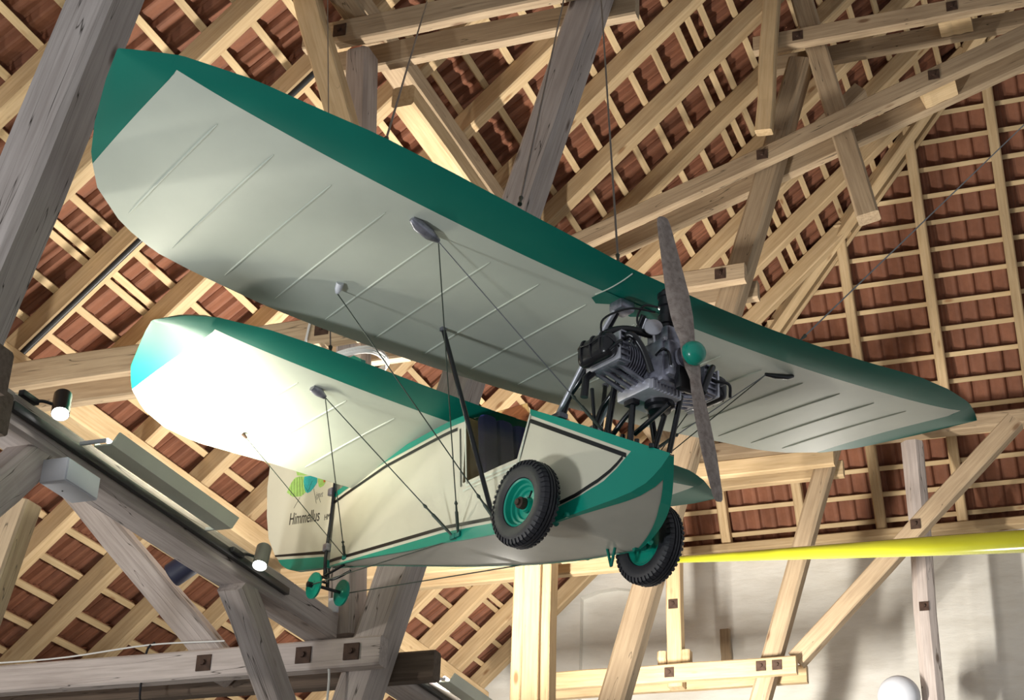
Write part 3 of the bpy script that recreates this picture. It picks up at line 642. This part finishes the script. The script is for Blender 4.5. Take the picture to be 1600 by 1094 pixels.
def ribbon(name, pts, wd, mat, par, off=0.004):
    V = []; F = []
    for sg in (-1, 1):
        k = len(V); n = 0
        for (a, b) in zip(pts[:-1], pts[1:]):
            d = Vector((b[0] - a[0], b[1] - a[1])); nr = Vector((-d.y, d.x)).normalized() * wd / 2
            for q in range(7):
                c = Vector(a) + d * q / 6
                V.append((c.x + nr.x, sg * (hw(c.x + nr.x) + off), c.y + nr.y)); V.append((c.x - nr.x, sg * (hw(c.x - nr.x) + off), c.y - nr.y))
            for q in range(6): i = k + n + 2 * q; F.append((i, i + 1, i + 3, i + 2))
            n += 14
    return mesh(name, V, F, mat, par)
ribbon('black_stripe', [(-0.46, -0.79), (-0.535, -0.975)], 0.016, BLACKP, FU)
ribbon('black_stripe', [(-1.10, -0.625), (-1.062, -0.975)], 0.010, BLACKP, FU)
ribbon('window_trim', [(-1.052, -0.59), (-1.008, -0.985), (-0.545, -1.005), (-0.455, -0.76)], 0.012, GREY_MET, FU, 0.005)
ribbon('window_trim', [(-1.04, -1.006), (-0.53, -1.025)], 0.01, GREY_MET, FU, 0.004)
# cockpit: bulkheads, seat, windows
def bulk(name, u, z0, z1, mat):
    h_ = hw(u) - 0.004; mesh(name, [(u, -h_, z0), (u, h_, z0), (u, h_, z1), (u, -h_, z1), (u - 0.012, -h_, z0), (u - 0.012, h_, z0), (u - 0.012, h_, z1), (u - 0.012, -h_, z1)],
         [(0, 1, 2, 3), (4, 7, 6, 5), (0, 4, 5, 1), (1, 5, 6, 2), (2, 6, 7, 3), (3, 7, 4, 0)], mat, FU)
bulk('bulkhead', -1.05, -1.27, -0.57, INNER); bulk('bulkhead', -0.5, -1.36, -0.84, INNER)
mesh('cockpit_floor', [(-1.05, -0.25, -1.22), (-0.5, -0.26, -1.30), (-0.5, 0.26, -1.30), (-1.05, 0.25, -1.22)], [(0, 1, 2, 3)], INNER, FU)
bbox('seat_cushion', (-0.80, 0.0, -1.02), (0.30, 0.42, 0.10), NAVY, FU, 0.03, Matrix.Rotation(0.15, 4, 'Y'))
for k_ in range(4): bbox('seat_back', (-0.975, -0.165 + 0.11 * k_, -0.76), (0.07, 0.106, 0.42), NAVY, FU, 0.03, Matrix.Rotation(-0.12, 4, 'Y'))
for sg in (-1, 1):
    pts = [(-1.04, -0.59), (-1.0, -0.965), (-0.56, -0.98), (-0.47, -0.77), (-0.5, -0.68)]
    V = [(u, sg * (hw(u) - 0.006), z) for u, z in pts] + [(u, sg * (hw(u) - 0.009), z) for u, z in pts]; n = len(pts)
    mesh('window_pane', V, [tuple(range(n)), tuple(range(2 * n - 1, n - 1, -1))] + [(i, (i + 1) % n, n + (i + 1) % n, n + i) for i in range(n)], GLASS, FU)
    pass

# ------------------------------------------------------------------ rudder with painting and lettering
RUD = [(-2.815, -0.912), (-3.01, -0.875), (-3.185, -0.84), (-3.294, -0.80), (-3.373, -0.752), (-3.478, -0.663), (-3.587, -0.517), (-3.644, -0.343), (-3.68, -0.131), (-3.675, 0.05), (-3.62, 0.24), (-3.5, 0.38), (-3.25, 0.48), (-2.9, 0.52), (-2.70, 0.50), (-2.61, 0.44), (-2.60, 0.36), (-2.62, -0.22), (-2.78, -0.36)]
def prism(name, poly, v0, v1, mat, par):
    bm = bmesh.new(); A = [bm.verts.new((u, v0, w_)) for u, w_ in poly]; B = [bm.verts.new((u, v1, w_)) for u, w_ in poly]; n = len(poly)
    bm.faces.new(A); bm.faces.new(B[::-1])
    for i in range(n): bm.faces.new((A[i], B[i], B[(i + 1) % n], A[(i + 1) % n]))
    bmesh.ops.triangulate(bm, faces=[f for f in bm.faces if len(f.verts) > 4]); bmesh.ops.recalc_face_normals(bm, faces=bm.faces[:])
    me = bpy.data.meshes.new(name); bm.to_mesh(me); bm.free(); return link(name, me, mat, par)
RD_ = prism('rudder', RUD, -0.016, 0.016, CREAM_SIDE, AC)
def decal(name, poly, mat, off=0.0175, both=True):
    V = []; F = []; n = len(poly)
    for sg in ((-1, 1) if both else (-1,)): k = len(V); V += [(u, sg * off, w_) for u, w_ in poly]; F.append(tuple(k + i for i in range(n)))
    o = mesh(name, V, F, mat, RD_); return o
prism('green_edge', [(-2.812, -0.915), (-3.01, -0.878), (-3.185, -0.843), (-3.296, -0.803), (-3.376, -0.755), (-3.43, -0.706), (-2.812, -0.845)], -0.018, 0.018, GREEN2, RD_)
prism('green_top', [(-3.68, 0.06), (-3.625, 0.243), (-3.503, 0.383), (-3.25, 0.483), (-2.9, 0.523), (-2.70, 0.503), (-2.607, 0.443), (-2.597, 0.36), (-2.6, 0.16)], -0.018, 0.018, GREEN2, RD_)
decal('black_stripe', [(-3.482, -0.66), (-3.465, -0.678), (-2.812, -0.828), (-2.812, -0.805)], BLACKP)
decal('bug_tail', [(-3.403, -0.245), (-3.386, -0.225), (-3.356, -0.188), (-3.311, -0.168), (-3.253, -0.176), (-3.194, -0.194), (-3.196, -0.228), (-3.179, -0.278), (-3.153, -0.317), (-3.21, -0.329), (-3.315, -0.302)], LIME, both=False)
decal('bug_body', [(-3.19, -0.196), (-3.111, -0.215), (-3.024, -0.242), (-3.02, -0.29), (-3.055, -0.315), (-3.092, -0.33), (-3.131, -0.33), (-3.158, -0.311), (-3.179, -0.278), (-3.196, -0.228)], TEAL, both=False)
decal('bug_head', [(-3.018, -0.246), (-2.908, -0.295), (-2.912, -0.318), (-2.935, -0.337), (-2.974, -0.338), (-2.995, -0.324), (-3.011, -0.288)], LIME, both=False)
decal('bug_eye', [(-2.946, -0.279), (-2.908, -0.293), (-2.916, -0.312), (-2.935, -0.318)], REDP, 0.0185, both=False)
decal('bug_wing', [(-3.307, -0.121), (-3.243, -0.143), (-3.181, -0.178), (-3.096, -0.208), (-3.195, -0.19), (-3.288, -0.159)], LIME, both=False)
for nm, segs_ in (('bug_line', ((-3.347, -0.191, -3.343, -0.283), (-3.317, -0.177, -3.299, -0.303), (-3.285, -0.176, -3.26, -0.315), (-3.252, -0.181, -3.219, -0.326), (-3.223, -0.188, -3.183, -0.326), (-3.183, -0.259, -3.125, -0.321), (-3.125, -0.321, -3.084, -0.262))),
                  ('bug_leg', ((-3.222, -0.332, -3.287, -0.389), (-3.054, -0.322, -3.004, -0.438), (-2.99, -0.383, -2.952, -0.446)))):
    for (a0, b0, a1, b1) in segs_: tube(nm, [(a0, -0.0182, b0), (a1, -0.0182, b1)], 0.0012, INK, RD_, 4)
def text(name, s, u, w_, size, mat, slope, shear=0.0, sx=1.0):
    c = bpy.data.curves.new(name, 'FONT'); c.body = s; c.size = size; c.extrude = 0.0006; c.shear = shear
    o = bpy.data.objects.new(name, c); COL.objects.link(o); dg = bpy.context.evaluated_depsgraph_get(); me = bpy.data.meshes.new_from_object(o.evaluated_get(dg)); bpy.data.objects.remove(o)
    ca, sa = math.cos(slope), math.sin(slope)
    for v in me.vertices:
        x, y = v.co.x * sx, v.co.y; v.co = Vector((u + x * ca, -0.0175 + (-v.co.z), w_ + x * sa + y))
    return link(name, me, mat, RD_)
text('lettering', 'Himmellus', -3.335, -0.492, 0.118, INK, -0.20, 0.08, 0.78)
text('lettering', 'HM4', -2.89, -0.585, 0.055, INK, -0.12, 0.0, 0.85)
text('lettering', 'ignet', -3.02, -0.395, 0.06, PENCIL, -0.2, 0.1, 0.75)
tube('stern_rod', [(-2.775, -0.03, -0.36), (-2.785, -0.03, -0.62), (-2.81, -0.03, -0.86), (-2.815, -0.02, -0.98)], 0.011, STEEL_BLK, AC)
for z in (-0.42, -0.79): bbox('rudder_hinge', (-2.81, -0.02, z), (0.05, 0.05, 0.05), ALU_DK, AC, 0.008)
# tail wheels, axle and steering
TG = empty('tail_gear'); TG.parent = AC
tube('axle', [(-2.80, -0.11, -1.05), (-2.80, 0.11, -1.055)], 0.011, STEEL_BLK, TG)
tube('fork', [(-2.815, 0, -0.92), (-2.805, 0, -1.05)], 0.012, STEEL_BLK, TG)
tube('brace', smooth_path([(-2.60, -0.02, -0.955), (-2.84, -0.03, -0.985), (-2.80, 0.0, -1.02)]), 0.008, STEEL_BLK, TG)
tube('steering_arm', smooth_path([(-2.79, -0.06, -0.99), (-2.68, -0.04, -1.03), (-2.55, 0.0, -1.0)]), 0.008, STEEL_BLK, TG)
for sg in (-1, 1):
    lathe('tail_wheel', [(-0.014, 0.0), (-0.014, 0.02), (-0.006, 0.03), (-0.008, 0.072), (-0.006, 0.083), (0.006, 0.083), (0.008, 0.072), (0.006, 0.03), (0.016, 0.02), (0.016, 0.0)], (-2.80, sg * 0.10, -1.055), (0, 1, 0), GREEN2, TG, 28)
    lathe('axle_cap', [(0, 0.018), (0.03, 0.018), (0.034, 0.0)], (-2.80, sg * 0.115, -1.055), (0, sg, 0), BLK_PL, TG, 12)

# ------------------------------------------------------------------ main wheels
def wheel(sg):
    c = Vector((-0.322, sg * 0.405, -1.325)); e = empty('main_wheel', c); e.parent = AC
    prof = [(-0.03, 0.118), (-0.046, 0.125), (-0.054, 0.15), (-0.053, 0.18), (-0.045, 0.204), (-0.038, 0.210), (-0.030, 0.214), (-0.022, 0.216), (-0.020, 0.209), (-0.016, 0.209), (-0.014, 0.217), (-0.003, 0.218), (-0.002, 0.210), (0.002, 0.210)]
    prof = prof + [(-x, r) for x, r in prof[::-1]]
    t = lathe('tyre', prof, (0, 0, 0), (0, 1, 0), RUBBER, e, 64, 25, False)
    V = []; F = []
    for s2 in (-1, 1):                                 # shoulder tread lugs
        for i in range(46):
            a = 2 * math.pi * (i + (0.5 if s2 > 0 else 0)) / 46; da = 0.034
            k = len(V)
            for aa in (a - da, a + da):
                for (x, r) in ((0.024, 0.2155), (0.045, 0.2075), (0.053, 0.188), (0.024, 0.2190), (0.048, 0.2110), (0.057, 0.188)):
                    V.append((r * math.cos(aa + 0.12 * (x - 0.03)), s2 * x, r * math.sin(aa)))
            F += [(k + 3, k + 4, k + 10, k + 9), (k + 4, k + 5, k + 11, k + 10), (k, k + 1, k + 4, k + 3), (k + 1, k + 2, k + 5, k + 4), (k + 6, k + 9, k + 10, k + 7), (k + 7, k + 10, k + 11, k + 8), (k, k + 3, k + 9, k + 6), (k + 2, k + 8, k + 11, k + 5)]
    lg = mesh('tread_lugs', V, F, RUBBER, e); lg['kind'] = 'stuff'
    o_ = sg
    lathe('hub', [(0.034, 0.124), (0.042, 0.120), (0.038, 0.112), (0.012, 0.104), (0.010, 0.094), (-0.004, 0.088), (-0.006, 0.074), (-0.016, 0.068), (-0.016, 0.040), (0.006, 0.034), (0.012, 0.0)], (0, 0, 0), (0, o_, 0), GREEN2, e, 48, 30, False)
    lathe('hub', [(0.034, 0.124), (0.040, 0.118), (0.030, 0.108), (0.024, 0.09), (0.022, 0.05), (0.03, 0.045), (0.03, 0.0)], (0, 0, 0), (0, -o_, 0), GREEN2, e, 48, 30, False)
    lathe('axle_nut', [(0.012, 0.030), (0.040, 0.029), (0.044, 0.024), (0.044, 0.017), (0.056, 0.016), (0.058, 0.0)], (0, 0, 0), (0, o_, 0), RUST if sg < 0 else GREEN2, e, 12, 30)
    tube('valve_stem', [(0.045, o_ * 0.012, 0.02), (0.085, o_ * 0.03, 0.035)], 0.005, BLK_PL, e, 8)
    return e
wheel(-1); wheel(1)
tube('main_axle', [(-0.322, -0.40, -1.345), (-0.322, 0.40, -1.345)], 0.022, GREEN, AC, 12)
for sg in (-1, 1):
    tube('axle_bracket', [(-0.27, sg * 0.25, -1.40), (-0.25, sg * 0.31, -1.385)], 0.016, GREEN, AC, 10)
    lathe('axle_bolt', [(0, 0.014), (0.02, 0.014), (0.024, 0.0)], (-0.17, sg * 0.262, -1.385), (0, sg, -0.3), GREEN2, AC, 10)
for du in (-0.036, 0.038): tube('pedal_bracket', [(-0.383 + du, 0.20, -1.36), (-0.383, 0.20, -1.479)], 0.008, GREEN, AC, 8)

# ------------------------------------------------------------------ propeller
PR = empty('propeller', (0.42, 0, -0.655)); PR.parent = AC
def prop():
    ang = math.radians(13.7); V = []; F = []; n = 10
    ax = Vector((0, -math.sin(ang), math.cos(ang))); tv = Vector((0, math.cos(ang), math.sin(ang))); nx = Vector((1, 0, 0))
    half = [(0.0, 0.115, 0.055), (0.07, 0.10, 0.052), (0.13, 0.105, 0.044), (0.2, 0.125, 0.036), (0.32, 0.135, 0.028), (0.5, 0.118, 0.021), (0.64, 0.095, 0.016), (0.70, 0.082, 0.012), (0.726, 0.066, 0.009), (0.737, 0.034, 0.005)]
    sta = [(-r, c, t) for r, c, t in half[:0:-1]] + half
    for (r, c, t) in sta:
        th = math.radians(7 + 16 * (1 - min(1, abs(r) / 0.5))) if abs(r) > 0.02 else math.radians(45)
        sgn = 1 if r >= 0 else -1
        cd = tv * math.cos(th) * sgn + nx * math.sin(th)
        if abs(r) < 0.12: cd = tv * sgn
        nd = ax.cross(cd).normalized()
        for k in range(n):
            a = 2 * math.pi * k / n
            x_ = math.cos(a) * c / 2; y_ = math.sin(a) * t / 2 * (1.0 if math.sin(a) * nd.x > 0 else 0.45)
            if r < 0: pass
            V.append(ax * r + cd * x_ * sgn + nd * y_)
    for i in range(len(sta) - 1):
        for k in range(n): F.append((i * n + k, i * n + (k + 1) % n, (i + 1) * n + (k + 1) % n, (i + 1) * n + k))
    F.append(tuple(range(n))); F.append(tuple(range((len(sta) - 1) * n, len(sta) * n)))
    o = mesh('blade', V, F, PROPWOOD, PR); auto(o, 60)
    return o
prop()
lathe('spinner', [(0.0, 0.062), (0.018, 0.062), (0.02, 0.060)] + [(0.02 + 0.055 * math.sin(t), 0.060 * math.cos(t)) for t in [0.15 * i for i in range(1, 10)]] + [(0.076, 0.0)], (0.012, 0, 0), (1, 0, 0), GREEN2, PR, 32)
lathe('hub_flange', [(-0.09, 0.03), (-0.05, 0.035), (-0.048, 0.055), (-0.03, 0.055), (-0.028, 0.0)], (0, 0, 0), (1, 0, 0), ALU_DK, PR, 24)

# ------------------------------------------------------------------ engine: air cooled flat twin
EN = empty('engine', (0.16, 0, -0.66)); EN.parent = AC
bbox('crankcase', (0.03, 0, -0.005), (0.28, 0.20, 0.24), ALU_DK, EN, 0.03)
bbox('timing_cover', (0.175, 0, 0.0), (0.06, 0.17, 0.20), ALU_DK, EN, 0.025)
bbox('top_housing', (0.10, 0.0, 0.14), (0.16, 0.14, 0.10), ALU_DK, EN, 0.02)
bbox('gear_cover', (0.205, 0.02, -0.10), (0.05, 0.12, 0.13), BLK_PL, EN, 0.02)
lathe('prop_shaft', [(0.18, 0.045), (0.21, 0.04), (0.22, 0.028), (0.28, 0.028)], (0, 0, 0.005), (1, 0, 0), ALU_DK, EN, 20)
sm = bbox('oil_sump', (0.0, -0.03, -0.135), (0.24, 0.22, 0.06), ALU, EN, 0.012)
for i in range(9): bbox('sump_fin', (0.122, -0.12 + 0.022 * i, -0.137), (0.02, 0.007, 0.05), ALU, sm, 0)
lathe('oil_strainer', [(0, 0.075), (0.02, 0.075), (0.03, 0.06), (0.045, 0.055), (0.05, 0.0)], (0.02, 0.02, -0.165), (0, 0, -1), BLK_PL, EN, 24)
for sg in (-1, 1):
    cyl = lathe('cylinder', [(0.08, 0.07)] + [q for i in range(9) for q in ((0.095 + 0.016 * i, 0.062), (0.097 + 0.016 * i, 0.086), (0.102 + 0.016 * i, 0.086), (0.104 + 0.016 * i, 0.062))] + [(0.25, 0.062), (0.25, 0.0)], (0.0, 0, 0.01), (0, sg, 0), ALU_DK, EN, 28)
    hd = bbox('cylinder_head', (0.0, sg * 0.285, 0.01), (0.21, 0.075, 0.17), ALU_DK, EN, 0.02)
    for i in range(6): bbox('head_fin', (0.0, sg * 0.285, -0.06 + 0.03 * i), (0.235, 0.06, 0.008), ALU_DK, hd, 0)
    vc = bbox('valve_cover', (0.0, sg * 0.37, 0.005), (0.235, 0.085, 0.135), BLK_PL, EN, 0.038, None, 3)
    bbox('cover_rim', (0.0, sg * 0.328, 0.005), (0.25, 0.014, 0.15), ALU, EN, 0.006)
    for i in range(3): tube('cover_ridge', smooth_path([(-0.07 + 0.07 * i, sg * 0.365, 0.077), (-0.07 + 0.07 * i, sg * 0.405, 0.062), (-0.07 + 0.07 * i, sg * 0.416, 0.0), (-0.07 + 0.07 * i, sg * 0.405, -0.05)]), 0.006, BLK_PL, vc, 6)
    tube('retaining_wire', smooth_path([(-0.125, sg * 0.335, -0.01), (-0.10, sg * 0.405, 0.035), (0.0, sg * 0.42, 0.02), (0.10, sg * 0.405, 0.035), (0.125, sg * 0.335, -0.01)]), 0.004, STEEL_BLK, EN, 6)
    for i in range(4): tube('pushrod_tube', [(-0.085 + 0.05 * i, sg * 0.30, -0.065), (-0.075 + 0.05 * i, sg * 0.10, -0.12)], 0.013, ALU_DK, EN, 10)
    if sg < 0: tube('exhaust_stub', [(-0.09, sg * 0.30, -0.05), (-0.11, sg * 0.345, -0.10), (-0.115, sg * 0.35, -0.20)], 0.02, BLK_PL, EN, 12)
    tube('exhaust_pipe', smooth_path([(0.09, sg * 0.29, 0.06), (0.14, sg * 0.27, 0.07), (0.165, sg * 0.22, 0.0), (0.17, sg * 0.17, -0.11)]), 0.017, BLK_PL, EN, 12)
    tube('intake_pipe', smooth_path([(-0.06, sg * 0.29, 0.08), (-0.05, sg * 0.27, 0.15), (0.0, sg * 0.18, 0.185), (0.06, sg * 0.06, 0.17)]), 0.02, BLK_PL, EN, 12)
    tube('ignition_lead', smooth_path([(0.07, sg * 0.05, 0.30), (0.0, sg * 0.16, 0.31), (-0.07, sg * 0.27, 0.24), (-0.05, sg * 0.30, 0.12)]), 0.006, BLK_PL, EN, 8)
    tube('ignition_lead', smooth_path([(0.09, sg * 0.05, 0.32), (0.04, sg * 0.10, 0.33), (0.0, sg * 0.11, 0.26), (0.02, sg * 0.07, 0.17)]), 0.006, BLK_PL, EN, 8)
    tube('plug_cap', smooth_path([(0.10, sg * 0.30, 0.02), (0.16, sg * 0.36, 0.0), (0.13, sg * 0.40, -0.05)]), 0.008, BLK_PL, EN, 8)
lathe('ignition_unit', [(0, 0.046), (0.05, 0.05), (0.055, 0.058), (0.10, 0.058), (0.105, 0.05), (0.15, 0.047), (0.155, 0.058), (0.20, 0.055), (0.205, 0.062), (0.225, 0.062), (0.23, 0.05), (0.245, 0.044), (0.248, 0.0)], (0.10, 0.01, 0.175), (0.05, 0, 1), BLK_PL, EN, 28)
lathe('vacuum_capsule', [(-0.016, 0.0), (-0.014, 0.02), (-0.004, 0.046), (0.004, 0.046), (0.014, 0.02), (0.016, 0.0)], (0.105, -0.095, 0.185), (0.75, -0.6, 0.1), ALU, EN, 24)
tube('capsule_rod', [(0.105, -0.093, 0.145), (0.105, -0.085, 0.09)], 0.008, ALU, EN, 8)
bbox('carburettor', (-0.09, -0.01, 0.12), (0.09, 0.10, 0.11), ALU_DK, EN, 0.02)
bbox('bracket', (-0.04, -0.16, 0.11), (0.06, 0.09, 0.05), ALU_DK, EN, 0.012)
for i, (a_, b_) in enumerate((((0.15, -0.06, 0.06), (0.2, -0.07, -0.05)), ((0.13, -0.1, 0.02), (0.19, -0.09, 0.03)), ((0.16, 0.03, -0.06), (0.2, -0.02, -0.12)))):
    tube('fuel_hose', smooth_path([a_, ((a_[0] + b_[0]) / 2 + 0.03, (a_[1] + b_[1]) / 2 - 0.02, (a_[2] + b_[2]) / 2), b_]), 0.008, BLK_PL, EN, 8)
for i, c_ in enumerate(((0.16, -0.05, 0.04), (0.17, 0.05, 0.05), (0.165, -0.06, -0.05), (0.17, 0.06, -0.04), (0.14, -0.08, 0.1))):
    lathe('case_bolt', [(0, 0.012), (0.02, 0.012), (0.022, 0.0)], (c_[0] + 0.02, c_[1], c_[2]), (1, -0.2, 0), ALU, EN, 6)
# engine bearer frame and cabane
def st(name, a_, b_, r=0.013, mat=STEEL_BLK): return tube(name, [a_, b_], r, mat, CB, 10)
CB = empty('engine_mount', (0, 0, 0)); CB.parent = AC
st('mount_leg', (-0.016, -0.1, -0.686), (-0.075, -0.1, -0.945), 0.017)
st('mount_leg', (0.119, -0.1, -0.82), (0.098, -0.1, -1.04), 0.016)
st('mount_leg', (0.019, 0.1, -0.76), (0.07, 0.1, -1.02), 0.016)
st('mount_leg', (0.211, 0.08, -0.731), (0.08, 0.08, -1.01), 0.014)
st('mount_leg', (0.25, 0.1, -0.78), (0.16, 0.1, -1.06), 0.014)
st('mount_brace', (0.075, -0.05, -0.975), (0.326, -0.05, -0.90), 0.013)
tube('mount_brace', smooth_path([(0.114, -0.1, -0.872), (0.05, -0.1, -0.905), (-0.04, -0.1, -0.965)]), 0.013, STEEL_BLK, CB)
for sg in (-1, 1):
    st('cabane_tube', (-0.44, sg * 0.13, -0.735), (-0.23, sg * 0.13, -0.505), 0.014, ALU); st('cabane_tube', (-0.23, sg * 0.13, -0.505), (0.0, sg * 0.10, -0.25), 0.014, ALU)
    tube('cabane_tube', smooth_path([(-0.42, sg * 0.11, -0.745), (-0.36, sg * 0.11, -0.64), (-0.26, sg * 0.11, -0.56), (-0.1, sg * 0.09, -0.36), (0.0, sg * 0.08, -0.24)]), 0.016, STEEL_BLK, CB, 10)
    bbox('tube_foot', (-0.43, sg * 0.12, -0.735), (0.08, 0.06, 0.035), ALU_DK, CB, 0.01)
st('control_rod', (-0.195, -0.1, -0.65), (-0.165, -0.1, -0.90), 0.010)
bbox('mount_block', (0.11, -0.1, -0.835), (0.07, 0.05, 0.035), BLK_PL, CB, 0.008)
bbox('pivot_bracket', (0.0, -0.07, -0.25), (0.10, 0.10, 0.06), ALU_DK, CB, 0.015)
for i in range(5): lathe('deck_bolt', [(0, 0.012), (0.02, 0.012), (0.022, 0)], (-0.14 + 0.09 * i, -0.12 + 0.012 * i, -0.905 - 0.049 * i), (0, 0, 1), STEEL_BLK, CB, 8)
# long black wing strut
for sg in (-1, 1):
    a_ = ptF(-0.877, sg * 0.573, 0); tube('wing_strut', [a_, (-0.69, sg * 0.30, -1.335)], 0.013, STEEL_BLK, AC, 10)
    bbox('strut_end', a_, (0.03, 0.03, 0.04), ALU_DK, AC, 0.006)

# ------------------------------------------------------------------ bracing wires and fittings
def wire(a_, b_, r=0.0032, buckle=0.0, mat=CABLE_DK, slack=0.0):
    a_, b_ = Vector(a_), Vector(b_); d = b_ - a_; pts = [a_ + d * t for t in (0, 0.25, 0.5, 0.75, 1)]
    for i, s_ in enumerate((0, 0.75, 1, 0.75, 0)): pts[i].z -= s_ * slack
    w_ = tube('bracing_wire', pts, r, mat, AC, 6)
    if buckle:
        L = d.length; q0, q1 = b_ - d * (buckle / L), b_; qm = q0 + (q1 - q0) * 0.3
        tube('turnbuckle', [q0, q0 + (q1 - q0) * 0.08, q0 + (q1 - q0) * 0.14, q0 + (q1 - q0) * 0.3, q0 + (q1 - q0) * 0.34, q0 + (q1 - q0) * 0.8, q1], [0.004, 0.010, 0.005, 0.006, 0.0095, 0.0085, 0.005], CABLE_DK, w_, 8)
    return w_
for sg in (-1, 1):
    f1 = ptF(-0.15, sg * 1.125, 0) - Vector((0, 0, 0.035)); c1 = Vector((-1.06, sg * 0.275, -1.245)); c2 = Vector((-0.68, sg * 0.29, -1.31)); c3 = Vector((-2.55, sg * 0.05, -0.925))
    # cast fitting of the front wing
    tube('wing_fitting', [ptF(-0.115, sg * 1.31, 0) - Vector((0, 0, 0.006)), ptF(-0.12, sg * 1.27, 0) - Vector((0, 0, 0.02)), ptF(-0.135, sg * 1.19, 0) - Vector((0, 0, 0.03)), f1 + Vector((0, 0, 0.004))], [0.016, 0.032, 0.03, 0.012] if sg < 0 else [0.01, 0.016, 0.016, 0.01], ALU_DK if sg < 0 else STEEL_BLK, AC, 10)
    wire(f1, c1, buckle=0.2); wire(f1, (-0.02, sg * 0.17, -0.965), buckle=0.24, mat=CABLE)
    f2 = ptF(-0.895, sg * 1.232, 0) - Vector((0, 0, 0.03)); tube('wing_fitting', [ptF(-0.84, sg * 1.25, 0) - Vector((0, 0, 0.004)), ptF(-0.87, sg * 1.24, 0) - Vector((0, 0, 0.02)), f2], [0.02, 0.02, 0.01], WHITE_PL, AC, 8)
    wire(f2, c2, buckle=0.2)
    r1 = Vector((-1.49, sg * 0.90, w_r(0, sg * 0.9) - 0.03)); tube('wing_fitting', [(-1.485, sg * 0.99, w_r(0, sg * 0.99) - 0.002), (-1.487, sg * 0.95, w_r(0, sg * 0.95) - 0.012), r1], [0.022, 0.028, 0.012], ALU_DK, AC, 10)
    wire(r1, c1 + Vector((-0.045, 0, 0.0)), buckle=0.24); wire(r1, c3, buckle=0.16)
    r2 = Vector((-2.29, sg * 0.93, w_r(0, sg * 0.93) - 0.02)); tube('wing_fitting', [r2 + Vector((0.0, 0.03 * sg, 0.02)), r2], [0.012, 0.008], RUST, AC, 8)
    wire(r2, c3 + Vector((-0.01, 0, 0.01)), 0.0026)
    for c_ in (c1, c1 + Vector((-0.045, 0, 0)), c2, c3): bbox('chine_fitting', c_, (0.045, 0.02, 0.03), GREEN, AC, 0.006)
    wire((-2.80, sg * 0.12, -1.055), (-1.08, sg * 0.27, -1.262), 0.0035, mat=CABLE_DK)
# ------------------------------------------------------------------ suspension cables (hold the airplane, things of their own)
def hang(a_, b_, r, label, fit=True):
    A = AC.matrix_world @ Vector(a_) if False else Matrix.Translation(AC.location) @ Matrix.Rotation(AC.rotation_euler.z, 4, 'Z') @ Vector(a_)
    o = tube('suspension_cable', [A, A + (Vector(b_) - A) * 0.5, Vector(b_)], r, CABLE, None, 6); tag(o, label, 'cable')
    if fit: tube('shackle', [A, A + (Vector(b_) - A).normalized() * 0.05, A + (Vector(b_) - A).normalized() * 0.10], [0.012, 0.006, 0.012], CABLE_DK, o, 8)
hang((0.078, -0.166, -0.06), (-3.175, 9.6, 8.2), 0.006, 'steel suspension cable ending at the wing centre by the propeller')
hang((0.114, -1.634, 0.02), (-4.62, 9.6, 8.42), 0.006, 'steel suspension cable on the outer half of the near wing')
hang((0.162, -0.874, -0.03), (-3.46, 9.6, 8.2), 0.006, 'steel suspension cable running in front of the grey inclined post')
hang((0.02, 1.216, -0.02), (1.16, 14.1, 10.66), 0.0045, 'thin suspension cable slanting across the half-hip to the far wing')
hang((-1.3, -1.0, -0.36), (-5.31, 9.2, 8.495), 0.004, 'thin suspension cable down to the rear wing')
